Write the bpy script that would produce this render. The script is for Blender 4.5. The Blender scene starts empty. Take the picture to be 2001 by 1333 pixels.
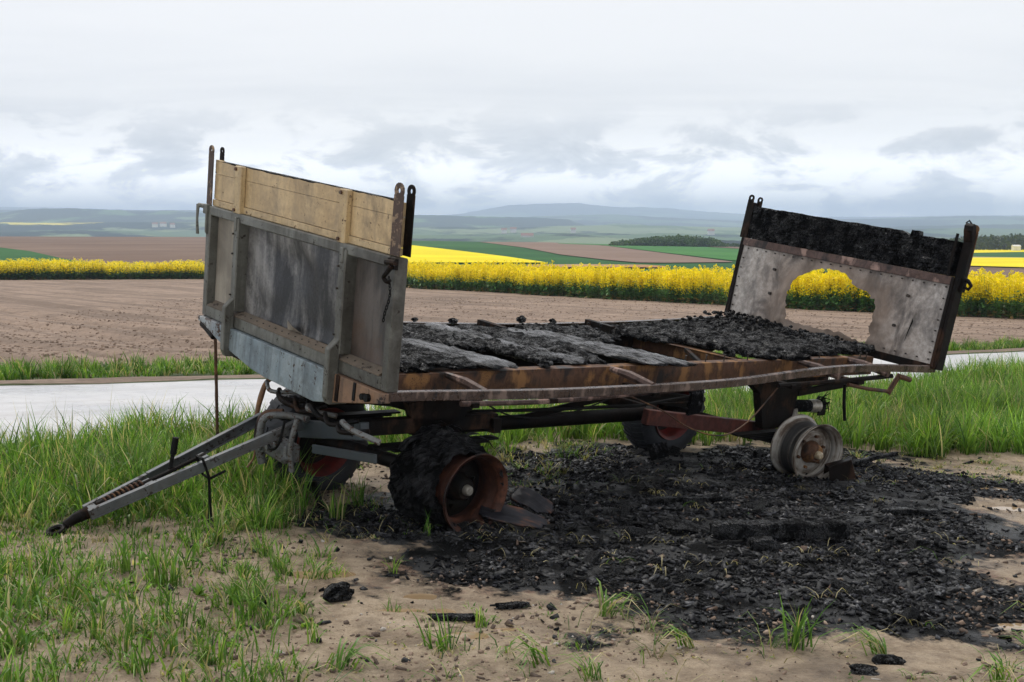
import bpy, bmesh, math, random
import numpy as np
from mathutils import Matrix, Vector
R = math.radians
random.seed(7)
rng = np.random.default_rng(11)
scene = bpy.context.scene
col = scene.collection

# ------------------------------------------------------------------ camera
EYE = 1.73
cam = bpy.data.cameras.new('camera')
cam.sensor_width = 36.0
cam.lens = 36.0 * 2450.0 / 2001.0
cam.clip_start = 0.1
cam.clip_end = 60000
camo = bpy.data.objects.new('camera', cam)
camo.location = (0, 0, EYE)
camo.rotation_euler = (R(90 - 5.282), 0, 0)
col.objects.link(camo)
scene.camera = camo

# ------------------------------------------------------------------ sky, sun, exposure
world = bpy.data.worlds.new('World')
scene.world = world
world.use_nodes = True
SUN_EL, SUN_AZ = R(55), R(335)          # azimuth clockwise from +Y: beyond the trailer, a little to the left


class Nodes:
    """small helper to write node trees shortly"""
    def __init__(self, tree):
        self.t = tree
        tree.nodes.clear()

    def n(self, kind, **kw):
        nd = self.t.nodes.new(kind)
        for k, v in kw.items():
            if k.startswith('_'):
                setattr(nd, k[1:], v)
            else:
                self.set(nd, k, v)
        return nd

    def set(self, nd, k, v):
        s = nd.inputs[int(k[1:])] if (k[0] == 'i' and k[1:].isdigit()) else nd.inputs[k.replace('__', ' ')]
        if isinstance(v, bpy.types.NodeSocket):
            self.t.links.new(v, s)
        elif isinstance(v, (tuple, list)) and len(v) == 3 and s.type == 'RGBA':
            s.default_value = (*v, 1)
        else:
            s.default_value = v

    def coord(self, which='Object'):
        return self.n('ShaderNodeTexCoord').outputs[which]

    def mapping(self, vec, scale=(1, 1, 1), loc=(0, 0, 0), rot=(0, 0, 0)):
        return self.n('ShaderNodeMapping', Vector=vec, Scale=scale, Location=loc, Rotation=rot).outputs[0]

    def noise(self, vec, scale=5, detail=4, rough=.6, dist=0, out='Fac'):
        return self.n('ShaderNodeTexNoise', Vector=vec, Scale=scale, Detail=detail, Roughness=rough, Distortion=dist).outputs[out]

    def voro(self, vec, scale=5, feature='F1', out='Distance', rnd=1.0):
        return self.n('ShaderNodeTexVoronoi', _feature=feature, Vector=vec, Scale=scale, Randomness=rnd).outputs[out]

    def ramp(self, fac, stops, interp='LINEAR'):
        nd = self.n('ShaderNodeValToRGB', Fac=fac)
        cr = nd.color_ramp
        cr.interpolation = interp
        while len(cr.elements) < len(stops):
            cr.elements.new(.5)
        for e, (p, c) in zip(cr.elements, stops):
            e.position = p
            e.color = (c, c, c, 1) if not isinstance(c, (tuple, list)) else (*c, 1)
        return nd.outputs[0]

    def mix(self, fac, a, b, mode='MIX'):
        nd = self.n('ShaderNodeMix', _data_type='RGBA', _blend_type=mode)
        for i, v in ((0, fac), (6, a), (7, b)):
            s = nd.inputs[i]
            if isinstance(v, bpy.types.NodeSocket):
                self.t.links.new(v, s)
            elif isinstance(v, (tuple, list)):
                s.default_value = (*v[:3], 1)
            else:
                s.default_value = v if i == 0 else (v, v, v, 1)
        return nd.outputs[2]

    def math(self, op, a, b=0.0, clamp=False):
        nd = self.n('ShaderNodeMath', _operation=op, _use_clamp=clamp)
        for i, v in enumerate((a, b)):
            if isinstance(v, bpy.types.NodeSocket):
                self.t.links.new(v, nd.inputs[i])
            else:
                nd.inputs[i].default_value = v
        return nd.outputs[0]

    def attr(self, name, out='Color'):
        return self.n('ShaderNodeAttribute', _attribute_name=name).outputs[out]

    def bump(self, height, strength=.5, dist=.01, normal=None):
        nd = self.n('ShaderNodeBump', Height=height, Strength=strength, Distance=dist)
        if normal is not None:
            self.t.links.new(normal, nd.inputs['Normal'])
        return nd.outputs[0]


W = Nodes(world.node_tree)
sky = W.n('ShaderNodeTexSky', _sky_type='NISHITA', _sun_disc=False, _sun_elevation=SUN_EL, _sun_rotation=SUN_AZ,
          _air_density=1.0, _dust_density=2.0, _ozone_density=1.0)
dirv = W.coord('Generated')
sep = W.n('ShaderNodeSeparateXYZ', Vector=dirv)
zz = W.math('MAXIMUM', sep.outputs['Z'], 0.0)
den = W.math('ADD', zz, .055)
px_ = W.math('DIVIDE', sep.outputs['X'], den)
py_ = W.math('DIVIDE', sep.outputs['Y'], den)
deck = W.n('ShaderNodeCombineXYZ', X=px_, Y=py_, Z=0.0).outputs[0]      # a flat cloud deck seen in perspective
n1 = W.noise(W.mapping(deck, (.42, .62, 1), (3.1, 1.7, 0)), 1.0, 7, .56, .35)
n2 = W.noise(W.mapping(deck, (.16, .22, 1), (8.3, 2.2, 0)), 1.0, 3, .5, .2)
nn = W.math('ADD', W.math('MULTIPLY', n1, .62), W.math('MULTIPLY', n2, .38))
cl_hi = W.ramp(nn, [(.36, (.62, .645, .68)), (.45, (.71, .725, .755)), (.52, (.78, .79, .81)), (.60, (.88, .88, .885))])
# rolls of lower cloud towards the horizon
low = W.mapping(dirv, (13.0, 13.0, 30.0), (2.9, .3, .4))
n3 = W.noise(low, 1.0, 9, .60, .35)
cl_lo = W.ramp(n3, [(.37, (.60, .63, .68)), (.46, (.77, .79, .825)), (.485, (.98, .98, .99)), (.54, (1.22, 1.21, 1.19))])
band = W.ramp(zz, [(.0, 1.0), (.048, 1.0), (.07, .55), (.10, 0.0)])
hor = W.ramp(zz, [(.0, .80), (.035, .70), (.06, .52), (.10, .5)])
cl_lo = W.mix(1.0, cl_lo, W.mix(1.0, hor, (2.0, 2.0, 2.0), 'MULTIPLY'), 'MULTIPLY')
cl = W.mix(band, cl_hi, cl_lo)
veil = W.ramp(zz, [(.0, .0), (.06, .05), (.10, .45), (.16, .8), (.5, .85)])
cl = W.mix(veil, cl, (.825, .828, .84))
skyc = W.mix(1.0, sky.outputs[0], (.11, .11, .11), 'MULTIPLY')
full = W.mix(.95, skyc, cl)
bg = W.n('ShaderNodeBackground', Color=full, Strength=1.0)
W.n('ShaderNodeOutputWorld', Surface=bg.outputs[0])

sun = bpy.data.lights.new('sun', 'SUN')
sun.energy = 1.5
sun.angle = R(14)
sun.color = (1.0, .96, .9)
suno = bpy.data.objects.new('sun', sun)
sd = Vector((math.sin(SUN_AZ) * math.cos(SUN_EL), math.cos(SUN_AZ) * math.cos(SUN_EL), math.sin(SUN_EL)))
suno.rotation_euler = sd.to_track_quat('Z', 'Y').to_euler()
col.objects.link(suno)
vs = scene.view_settings
vs.view_transform = 'Standard'
vs.look = 'None'
vs.gamma = 1.0
vs.exposure = 0.28
vs.use_curve_mapping = False
scene.cycles.max_bounces = 5
scene.cycles.diffuse_bounces = 3
scene.cycles.glossy_bounces = 2
scene.cycles.transmission_bounces = 3
scene.cycles.volume_bounces = 1
scene.cycles.use_denoising = True

# ------------------------------------------------------------------ helpers


def tag(o, label=None, cat=None, group=None, kind=None):
    if label: o['label'] = label
    if cat: o['category'] = cat
    if group: o['group'] = group
    if kind: o['kind'] = kind
    return o


def link(name, mesh, parent=None, mat=None):
    o = bpy.data.objects.new(name, mesh)
    col.objects.link(o)
    if parent is not None:
        o.parent = parent
    if mat is not None and mesh is not None and not mesh.materials:
        mesh.materials.append(mat)
    return o


def fast_mesh(name, verts, tris=None, quads=None, smooth=False, cols=None, attrs=None):
    """numpy arrays to a mesh; cols is an (n,3) colour per vertex"""
    me = bpy.data.meshes.new(name)
    verts = np.asarray(verts, np.float32)
    parts, sizes = [], []
    if quads is not None and len(quads):
        parts.append(np.asarray(quads, np.int32).ravel()); sizes.append(np.full(len(quads), 4, np.int32))
    if tris is not None and len(tris):
        parts.append(np.asarray(tris, np.int32).ravel()); sizes.append(np.full(len(tris), 3, np.int32))
    loops = np.concatenate(parts); sizes = np.concatenate(sizes)
    me.vertices.add(len(verts)); me.vertices.foreach_set('co', verts.ravel())
    me.loops.add(len(loops)); me.loops.foreach_set('vertex_index', loops)
    me.polygons.add(len(sizes))
    me.polygons.foreach_set('loop_start', np.concatenate(([0], np.cumsum(sizes)[:-1])).astype(np.int32))
    if smooth:
        me.polygons.foreach_set('use_smooth', np.ones(len(sizes), bool))
    if cols is not None:
        a = me.attributes.new('Col', 'FLOAT_COLOR', 'POINT')
        c4 = np.ones((len(verts), 4), np.float32); c4[:, :3] = cols
        a.data.foreach_set('color', c4.ravel())
    for k, v in (attrs or {}).items():
        a = me.attributes.new(k, 'FLOAT', 'POINT')
        a.data.foreach_set('value', np.asarray(v, np.float32))
    me.update()
    me.validate()
    return me


LAT = np.random.default_rng(5).random((8, 256, 256))


def vnoise(x, y, scale=1.0, k=0):
    x = np.asarray(x, float) * scale + 37.3 * k; y = np.asarray(y, float) * scale + 11.9 * k
    xi = np.floor(x).astype(int); yi = np.floor(y).astype(int)
    fx = x - xi; fy = y - yi
    fx = fx * fx * (3 - 2 * fx); fy = fy * fy * (3 - 2 * fy)
    L_ = LAT[k % 8]
    a = L_[xi % 256, yi % 256]; b = L_[(xi + 1) % 256, yi % 256]
    c = L_[xi % 256, (yi + 1) % 256]; d = L_[(xi + 1) % 256, (yi + 1) % 256]
    return (a * (1 - fx) + b * fx) * (1 - fy) + (c * (1 - fx) + d * fx) * fy - .5


def fbm(x, y, scale=1.0, oct=4, k=0, gain=.5):
    s, a = 0, 1.0
    for i in range(oct):
        s = s + a * vnoise(x, y, scale * 2 ** i, k + i); a *= gain
    return s


def inside(px, py, poly):
    r = np.zeros(len(px), bool)
    n = len(poly); j = n - 1
    for i in range(n):
        xi, yi = poly[i]; xj, yj = poly[j]
        c = ((yi > py) != (yj > py)) & (px < (xj - xi) * (py - yi) / (yj - yi + 1e-12) + xi)
        r ^= c; j = i
    return r


def edge_dist(px, py, poly):
    d = np.full(len(px), 1e9)
    for i in range(len(poly)):
        ax, ay = poly[i]; bx, by = poly[(i + 1) % len(poly)]
        vx, vy = bx - ax, by - ay
        t = np.clip(((px - ax) * vx + (py - ay) * vy) / (vx * vx + vy * vy + 1e-12), 0, 1)
        d = np.minimum(d, np.hypot(px - ax - t * vx, py - ay - t * vy))
    return d


class MB:
    """collects shapes, then links them as one mesh object"""
    def __init__(self, xf=None):
        self.v, self.f, self.xf = [], [], xf

    def add(self, vs_, fs):
        b = len(self.v)
        self.v += [tuple(p) for p in vs_]
        self.f += [tuple(b + i for i in f) for f in fs]
        return self

    def box(self, x0, x1, y0, y1, z0, z1):
        return self.add([(x0, y0, z0), (x1, y0, z0), (x1, y1, z0), (x0, y1, z0), (x0, y0, z1), (x1, y0, z1), (x1, y1, z1), (x0, y1, z1)],
                        [(0, 3, 2, 1), (4, 5, 6, 7), (0, 1, 5, 4), (1, 2, 6, 5), (2, 3, 7, 6), (3, 0, 4, 7)])

    def beam(self, p0, p1, w, h, up=(0, 0, 1), w1=None, h1=None):
        p0, p1 = Vector(p0), Vector(p1)
        d = (p1 - p0).normalized(); s = d.cross(Vector(up)).normalized(); u = s.cross(d)
        vs_ = []
        for p, ww, hh in ((p0, w, h), (p1, w1 or w, h1 or h)):
            for a, b in ((-1, -1), (1, -1), (1, 1), (-1, 1)):
                vs_.append(p + s * (a * ww / 2) + u * (b * hh / 2))
        return self.add(vs_, [(0, 1, 2, 3), (7, 6, 5, 4), (0, 4, 5, 1), (1, 5, 6, 2), (2, 6, 7, 3), (3, 7, 4, 0)])

    def tube(self, pts, r, n=10, cap=True):
        pts = [Vector(p) for p in pts]
        rr = r if isinstance(r, (list, tuple)) else [r] * len(pts)
        ref = None; rings = []
        for i, p in enumerate(pts):
            d = (pts[min(i + 1, len(pts) - 1)] - pts[max(i - 1, 0)]).normalized()
            if ref is None:
                ref = d.orthogonal().normalized()
            ref = (ref - d * ref.dot(d)).normalized()
            b = d.cross(ref)
            rings.append([p + (ref * math.cos(2 * math.pi * k / n) + b * math.sin(2 * math.pi * k / n)) * rr[i] for k in range(n)])
        vs_ = [q for rg in rings for q in rg]; fs = []
        for i in range(len(pts) - 1):
            for k in range(n):
                a = i * n + k; b_ = i * n + (k + 1) % n
                fs.append((a, b_, b_ + n, a + n))
        if cap:
            fs.append(tuple(reversed(range(n)))); fs.append(tuple((len(pts) - 1) * n + k for k in range(n)))
        return self.add(vs_, fs)

    def lathe(self, prof, n=32, c=(0, 0, 0), close=False):
        """profile (radius, y) turned round the y axis"""
        vs_, fs = [], []
        for r, y in prof:
            for k in range(n):
                a = 2 * math.pi * k / n
                vs_.append((c[0] + r * math.cos(a), c[1] + y, c[2] + r * math.sin(a)))
        m = len(prof)
        for i in range(m if close else m - 1):
            for k in range(n):
                a = i * n + k; b = i * n + (k + 1) % n
                a2 = ((i + 1) % m) * n + k; b2 = ((i + 1) % m) * n + (k + 1) % n
                fs.append((a, a2, b2, b))
        return self.add(vs_, fs)

    def prism(self, poly, x0, x1):
        """(y,z) outline pushed along x"""
        n = len(poly)
        vs_ = [(x0, y, z) for y, z in poly] + [(x1, y, z) for y, z in poly]
        fs = [tuple(range(n)), tuple(reversed(range(n, 2 * n)))]
        fs += [(i, i + n, (i + 1) % n + n, (i + 1) % n) for i in range(n)]
        return self.add(vs_, fs)

    def prism_y(self, poly, y0, y1):
        """(x,z) outline pushed along y"""
        n = len(poly)
        vs_ = [(x, y0, z) for x, z in poly] + [(x, y1, z) for x, z in poly]
        fs = [tuple(range(n)), tuple(reversed(range(n, 2 * n)))]
        fs += [(i, i + n, (i + 1) % n + n, (i + 1) % n) for i in range(n)]
        return self.add(vs_, fs)

    def eye_plate(self, yc, w, z0, z1, x0, x1, hr, n=8):
        """upright flat bar across x with a round eyed top"""
        r = w / 2; zc = z1 - r
        out, inn = [], []
        m = 2 * n
        for k in range(m):
            a = 2 * math.pi * k / m
            out.append((yc + r * math.cos(a), zc + r * math.sin(a))); inn.append((yc + hr * math.cos(a), zc + hr * math.sin(a)))
        for x in (x0, x1):
            pass
        vs_ = [(x0, *p) for p in out] + [(x0, *p) for p in inn] + [(x1, *p) for p in out] + [(x1, *p) for p in inn]
        fs = []
        for k in range(m):
            j = (k + 1) % m
            fs += [(k, j, m + j, m + k), (2 * m + k, 3 * m + k, 3 * m + j, 2 * m + j), (m + k, m + j, 3 * m + j, 3 * m + k), (k, 2 * m + k, 2 * m + j, j)]
        self.add(vs_, fs)
        return self.box(x0 + .0005, x1 - .0005, yc - r, yc + r, z0, zc - r * .55)

    def build(self, name, mat, parent=None, bevel=0.0, smooth=False, weld=False, angle=40):
        vs_ = self.v if self.xf is None else [self.xf(*p) for p in self.v]
        bm = bmesh.new()
        bv = [bm.verts.new(p) for p in vs_]
        for f in self.f:
            try:
                bm.faces.new([bv[i] for i in f])
            except ValueError:
                pass
        bmesh.ops.recalc_face_normals(bm, faces=bm.faces)
        if bevel:
            ed = [e for e in bm.edges if len(e.link_faces) == 2 and e.calc_face_angle(0) > .6]
            bmesh.ops.bevel(bm, geom=ed, offset=bevel, segments=1, affect='EDGES', clamp_overlap=True)
        me = bpy.data.meshes.new(name)
        bm.to_mesh(me); bm.free()
        if smooth:
            me.polygons.foreach_set('use_smooth', np.ones(len(me.polygons), bool))
            try:
                me.set_sharp_from_angle(angle=R(angle))
            except Exception:
                pass
        return link(name, me, parent, mat)


def bend(pts, r=None, k=5):
    """Catmull-Rom points (and radii) through a few given ones"""
    P_ = [Vector(p) for p in pts]; out, rad = [], []
    n = len(P_)
    for i in range(n - 1):
        p0, p1, p2, p3 = P_[max(i - 1, 0)], P_[i], P_[i + 1], P_[min(i + 2, n - 1)]
        for j in range(k):
            t = j / k
            out.append(.5 * (2 * p1 + (p2 - p0) * t + (2 * p0 - 5 * p1 + 4 * p2 - p3) * t * t + (3 * p1 - p0 - 3 * p2 + p3) * t ** 3))
            if isinstance(r, list): rad.append(r[i] * (1 - t) + r[i + 1] * t)
    out.append(P_[-1])
    if isinstance(r, list):
        return out, rad + [r[-1]]
    return out, r


def empty(name, loc=(0, 0, 0), parent=None):
    o = bpy.data.objects.new(name, None)
    o.location = loc
    o.empty_display_size = .2
    col.objects.link(o)
    if parent is not None:
        o.parent = parent
    return o


def new_mat(name):
    m = bpy.data.materials.new(name)
    m.use_nodes = True
    return m, Nodes(m.node_tree)


def finish(N_, base, rough=.6, metal=0.0, normal=None, spec=.5, coat=0.0, coat_rough=.1):
    p = N_.n('ShaderNodeBsdfPrincipled')
    N_.set(p, 'Base Color', base); N_.set(p, 'Roughness', rough); N_.set(p, 'Metallic', metal)
    N_.set(p, 'Specular IOR Level', spec)
    if coat:
        N_.set(p, 'Coat Weight', coat); N_.set(p, 'Coat Roughness', coat_rough)
    if normal is not None:
        N_.set(p, 'Normal', normal)
    N_.n('ShaderNodeOutputMaterial', Surface=p.outputs[0])
    return p


# ------------------------------------------------------------------ materials
def m_char(name, ash=.35, scale=38, wet=.5, fine=70):
    """charcoal: dull black with cracks; wet patches of it shine"""
    m, N_ = new_mat(name)
    c = N_.coord()
    big = N_.noise(c, 7, 6, .65)
    streak = N_.noise(N_.mapping(c, (30, 3.5, 30)), 1.0, 5, .6)
    wv = N_.n('ShaderNodeVectorMath', _operation='MULTIPLY_ADD')
    N_.t.links.new(N_.noise(c, 16, 4, .7, 0, 'Color'), wv.inputs[0]); wv.inputs[1].default_value = (.075, .075, .075); N_.t.links.new(c, wv.inputs[2])
    v = N_.voro(N_.mapping(wv.outputs[0], (1, .55, 1)), scale, 'DISTANCE_TO_EDGE')
    crack = N_.ramp(v, [(.0, 0.0), (.10, .8), (.22, 1.0)])
    base = N_.ramp(N_.math('ADD', N_.math('MULTIPLY', big, .5), N_.math('MULTIPLY', streak, .5)),
                   [(.36, (.004, .004, .004)), (.54, (.009, .009, .010)), (.72, (.02 + ash * .12, .02 + ash * .12, .022 + ash * .13))])
    base = N_.mix(crack, (.002, .002, .002), base)
    fn = N_.noise(c, fine, 5, .75)
    h = N_.math('ADD', N_.math('MULTIPLY', crack, .8), N_.math('MULTIPLY', fn, 1.1))
    nm = N_.bump(h, 1.0, .018)
    w = N_.ramp(N_.math('ADD', N_.math('MULTIPLY', N_.noise(c, 11, 5, .7), .6), N_.math('MULTIPLY', fn, .4)), [(.60 - wet * .2, 0.0), (.70 - wet * .2, 1.0)])
    w = N_.math('MULTIPLY', w, crack)
    p = finish(N_, base, N_.mix(w, .7, .24), 0, nm, .5)
    N_.set(p, 'Specular IOR Level', N_.ramp(w, [(0, .05), (1, 1.0)]))
    return m


M = {}
M['char'] = m_char('char', .12, 58, .66)
M['char_fine'] = m_char('char_fine', .06, 60, .6, 90)
M['char_block'] = m_char('alligator_char', .16, 46, .62)


def m_ashwood_sheen():
    m, N_ = new_mat('ashy_wood_painted_sheen')
    c = N_.coord()
    st = N_.noise(N_.mapping(c, (85, 2.6, 60)), 1.0, 7, .7, .4)
    big = N_.noise(N_.mapping(c, (1.6, .6, 1)), 6, 5, .65)
    f = N_.math('ADD', N_.math('MULTIPLY', st, .62), N_.math('MULTIPLY', big, .42))
    base = N_.ramp(f, [(.46, (.003, .003, .003)), (.54, (.012, .012, .014)), (.60, (.085, .087, .097)), (.69, (.36, .35, .36))])  # pale streak stops paint a silvery wet sheen over the ashy wood
    nm = N_.bump(N_.math('ADD', N_.math('MULTIPLY', st, 1.6), N_.math('MULTIPLY', N_.noise(c, 60, 4, .7), .7)), 1.0, .014)
    p = finish(N_, base, N_.ramp(f, [(.45, .55), (.6, .25)]), 0, nm, .6)
    N_.set(p, 'Specular IOR Level', N_.ramp(N_.math('ADD', N_.math('MULTIPLY', st, .6), N_.math('MULTIPLY', big, .4)), [(.44, .05), (.57, 1.0)]))
    return m


M['ashwood_sheen'] = m_ashwood_sheen()


def m_rust(name, dark=(.02, .014, .011), mid=(.105, .05, .026), hi=(.24, .12, .045), sc=1.0, metal=.25, rough=.65, spec=.4):
    m, N_ = new_mat(name)
    c = N_.coord()
    a = N_.noise(c, 4.5 * sc, 6, .62)
    b = N_.noise(N_.mapping(c, (1, 1, .35)), 9 * sc, 5, .6)
    sp = N_.voro(c, 110 * sc)
    f = N_.math('ADD', N_.math('MULTIPLY', a, .55), N_.math('MULTIPLY', b, .45))
    base = N_.ramp(f, [(.41, dark), (.485, mid), (.53, tuple(.6 * x for x in mid)), (.60, hi)])
    flakes = N_.math('MULTIPLY', N_.ramp(sp, [(.18, 1.0), (.34, 0.0)]), N_.ramp(N_.noise(c, 7 * sc, 3), [(.48, 0.0), (.6, 1.0)]))
    base = N_.mix(flakes, base, dark)
    nm = N_.bump(N_.math('ADD', N_.noise(c, 90 * sc, 4, .7), flakes), .45, .004)
    finish(N_, base, N_.ramp(a, [(.35, rough - .2), (.65, rough + .15)]), metal, nm, spec)
    return m


M['rust'] = m_rust('rusty_steel')
M['rust_dark'] = m_rust('dark_burnt_steel', (.004, .004, .004), (.011, .008, .0065), (.045, .025, .016), spec=.12)
M['rust_red'] = m_rust('red_brown_steel', (.03, .012, .01), (.09, .025, .018), (.13, .04, .025))
M['rust_pink'] = m_rust('heat_pinked_steel', (.018, .013, .012), (.11, .068, .056), (.33, .22, .18), 1.0, .2)
M['rust_rim'] = m_rust('orange_brown_rim', (.010, .006, .005), (.06, .024, .015), (.125, .05, .03), 1.3, .1, .5, spec=.2)
M['steel_bar'] = m_rust('scaled_brown_bar', (.02, .014, .012), (.085, .055, .042), (.20, .14, .11), 1.6, .45, .32, spec=.8)


def m_paint(name, base_c, alt, rust=(.07, .035, .02), chips=.62, rough=.55, metal=0.0, streak=True, dirt=(.10, .075, .05), sc=1.0, dirt_amt=.6, soot=0.0):
    m, N_ = new_mat(name)
    c = N_.coord()
    a = N_.noise(c, 3.2 * sc, 5, .6)
    s = N_.noise(N_.mapping(c, (18, 18, 1.2)), 1.0, 5, .6)
    base = N_.mix(N_.ramp(a, [(.35, 0.0), (.65, 1.0)]), base_c, alt)
    if streak:
        base = N_.mix(N_.math('MULTIPLY', N_.ramp(s, [(.48, 0.0), (.72, 1.0)]), dirt_amt), base, dirt)
    base = N_.mix(.45, base, N_.noise(c, 34 * sc, 7, .75), 'OVERLAY')
    base = N_.mix(N_.ramp(N_.noise(c, 2.1 * sc, 6, .68, .4), [(.50, 0.0), (.68, .62)]), base, dirt)
    ch = N_.noise(c, 16 * sc, 8, .72, .3)
    ch2 = N_.voro(c, 46 * sc)
    chip = N_.ramp(ch, [(chips, 0.0), (chips + .03, 1.0)])
    spots = N_.math('MULTIPLY', N_.ramp(ch2, [(.09, 1.0), (.14, 0.0)]), N_.ramp(N_.noise(c, 5 * sc, 3), [(.45, 0.0), (.6, 1.0)]))
    if soot:
        yy_ = N_.n('ShaderNodeSeparateXYZ', Vector=c)
        sm_ = N_.math('ADD', N_.math('MULTIPLY', N_.noise(c, 5, 6, .65, .5), .75), N_.math('MULTIPLY', N_.math('SUBTRACT', 1.05, yy_.outputs['Y']), soot))
        base = N_.mix(N_.ramp(sm_, [(.40, 0.0), (.62, .85)]), base, (.028, .022, .017))
    msk = N_.math('MAXIMUM', chip, spots)
    rc = N_.mix(N_.noise(c, 40, 3), rust, tuple(.35 * x for x in rust))
    base = N_.mix(msk, base, rc)
    nm = N_.bump(N_.math('SUBTRACT', N_.math('MULTIPLY', N_.noise(c, 60, 4), .3), msk), .35, .003)
    finish(N_, base, N_.mix(msk, rough, .85), metal, nm)
    return m


M['galv'] = m_paint('weathered_grey_steel', (.10, .096, .080), (.165, .165, .145), (.05, .038, .028), .60, .5, .3, dirt=(.045, .04, .03), sc=1.3, dirt_amt=.8, soot=.16)
M['galv_dirt'] = m_paint('dirt_crusted_ledge', (.16, .12, .085), (.10, .08, .06), (.05, .035, .025), .6, .8, 0, streak=False)
M['blue'] = m_paint('pale_blue_paint', (.165, .21, .235), (.255, .295, .305), (.07, .045, .032), .605, .5, .05, dirt=(.05, .065, .075), dirt_amt=.95, soot=.10, sc=1.3)
M['blue_far'] = m_paint('rust_pocked_blue_paint', (.21, .26, .30), (.36, .36, .35), (.085, .045, .028), .53, .6, .05)
M['orange_plate'] = m_paint('scorched_orange_plate', (.24, .135, .075), (.13, .085, .06), (.03, .02, .016), .57, .65, .1, dirt=(.04, .03, .025))
M['cream'] = m_paint('cream_painted_wood', (.40, .275, .135), (.52, .375, .20), (.055, .033, .022), .625, .5, 0, dirt=(.22, .16, .095), dirt_amt=.5, sc=1.1, soot=.06)
M['cream_steel'] = m_paint('cream_painted_steel', (.42, .30, .15), (.47, .35, .19), (.10, .045, .025), .60, .5, 0, dirt=(.20, .13, .07), sc=1.4)
M['post_steel'] = m_paint('rust_bitten_cream_post', (.035, .022, .017), (.075, .042, .028), (.36, .25, .16), .535, .65, .15, streak=False, sc=1.3)
M['bluegrey_dark'] = m_paint('dull_blue_axle_paint', (.024, .033, .04), (.04, .05, .056), (.05, .03, .022), .62, .5, .1, dirt=(.03, .03, .03))


def m_panel(name, light, dark, sx=1.0, smoke=.5, metal=.35, rough=.42, rusty=None):
    m, N_ = new_mat(name)
    c = N_.coord()
    cl_ = N_.noise(N_.mapping(c, (1, 1, .55)), 2.6 * sx, 4, .55, .5)
    fine = N_.noise(c, 55, 5, .7)
    st = N_.noise(N_.mapping(c, (24, 24, 1.0)), 1.0, 4, .6)
    f = N_.math('ADD', N_.math('MULTIPLY', cl_, .62), N_.math('ADD', N_.math('MULTIPLY', fine, .18), N_.math('MULTIPLY', st, .2)))
    base = N_.ramp(f, [(smoke - .07, dark), (smoke, tuple((a + 2 * b) / 3 for a, b in zip(light, dark))), (smoke + .085, light)])
    if rusty:
        base = N_.mix(N_.ramp(N_.noise(c, 3.1, 5, .6), [(.52, 0.0), (.68, .7)]), base, rusty)
    nm = N_.bump(N_.math('ADD', N_.math('MULTIPLY', cl_, 2.0), N_.math('MULTIPLY', fine, .3)), .35, .012)
    finish(N_, base, N_.ramp(fine, [(.3, rough - .1), (.7, rough + .18)]), metal, nm)
    return m


M['panel_beige'] = m_panel('dusty_beige_panel', (.33, .29, .235), (.18, .155, .125), 1.5, .48, .1, .7)
M['panel_soot_glare'] = m_panel('sooted_aluminium_glare', (.27, .255, .24), (.014, .013, .013), 1.2, .525, .3, .36)  # soot for the dark; the light tone also paints in vertical glare
M['panel_brown'] = m_panel('smoke_browned_panel', (.11, .092, .08), (.022, .02, .018), 1.3, .50, .3, .45, (.10, .062, .042))


def m_rearpanel():
    """bare aluminium sheet; brown-black scorching that rings the burnt hole"""
    m, N_ = new_mat('heat_stained_aluminium')
    c = N_.coord()
    fine = N_.noise(c, 26, 7, .72)
    big = N_.noise(N_.mapping(c, (1, 1, .7)), 3.4, 5, .6, .6)
    s = N_.n('ShaderNodeSeparateXYZ', Vector=c)
    hx = N_.math('DIVIDE', N_.math('SUBTRACT', s.outputs['Y'], 1.06), .60)
    hz = N_.math('DIVIDE', N_.math('SUBTRACT', s.outputs['Z'], .22), .46)
    d = N_.math('SQRT', N_.math('ADD', N_.math('POWER', hx, 2.0), N_.math('POWER', hz, 2.0)))
    d = N_.math('MULTIPLY', N_.math('ADD', d, N_.math('MULTIPLY', N_.math('SUBTRACT', big, .5), 1.3)), .5)
    base = N_.ramp(fine, [(.28, (.21, .185, .165)), (.48, (.38, .34, .305)), (.66, (.56, .515, .475))])
    sm = N_.noise(N_.mapping(c, (1, 1, .45)), 5.5, 5, .6, .8)
    base = N_.mix(N_.ramp(sm, [(.46, 0.0), (.70, .85)]), base, (.095, .085, .08))
    base = N_.mix(N_.ramp(d, [(.38, .85), (.52, .55), (.85, 0.0)]), base, (.20, .14, .10))
    base = N_.mix(N_.math('MULTIPLY', N_.ramp(d, [(.35, .3), (.55, .75), (.95, .0)]), N_.ramp(sm, [(.42, 0.0), (.6, 1.0)])), base, (.035, .031, .03))
    nm = N_.bump(N_.math('ADD', N_.math('MULTIPLY', big, 2.0), N_.math('MULTIPLY', fine, .25)), .35, .012)
    finish(N_, base, N_.ramp(fine, [(.3, .42), (.7, .7)]), .2, nm)
    return m


M['rear_panel'] = m_rearpanel()


def m_simple(name, c0, c1, rough=.6, metal=0.0, sc=20, bump=.3, bd=.004, spec=.5):
    m, N_ = new_mat(name)
    c = N_.coord()
    a = N_.noise(c, sc, 6, .65)
    finish(N_, N_.ramp(a, [(.35, c0), (.65, c1)]), N_.ramp(a, [(.3, rough - .1), (.7, rough + .1)]), metal, N_.bump(a, bump, bd), spec)
    return m


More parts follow.
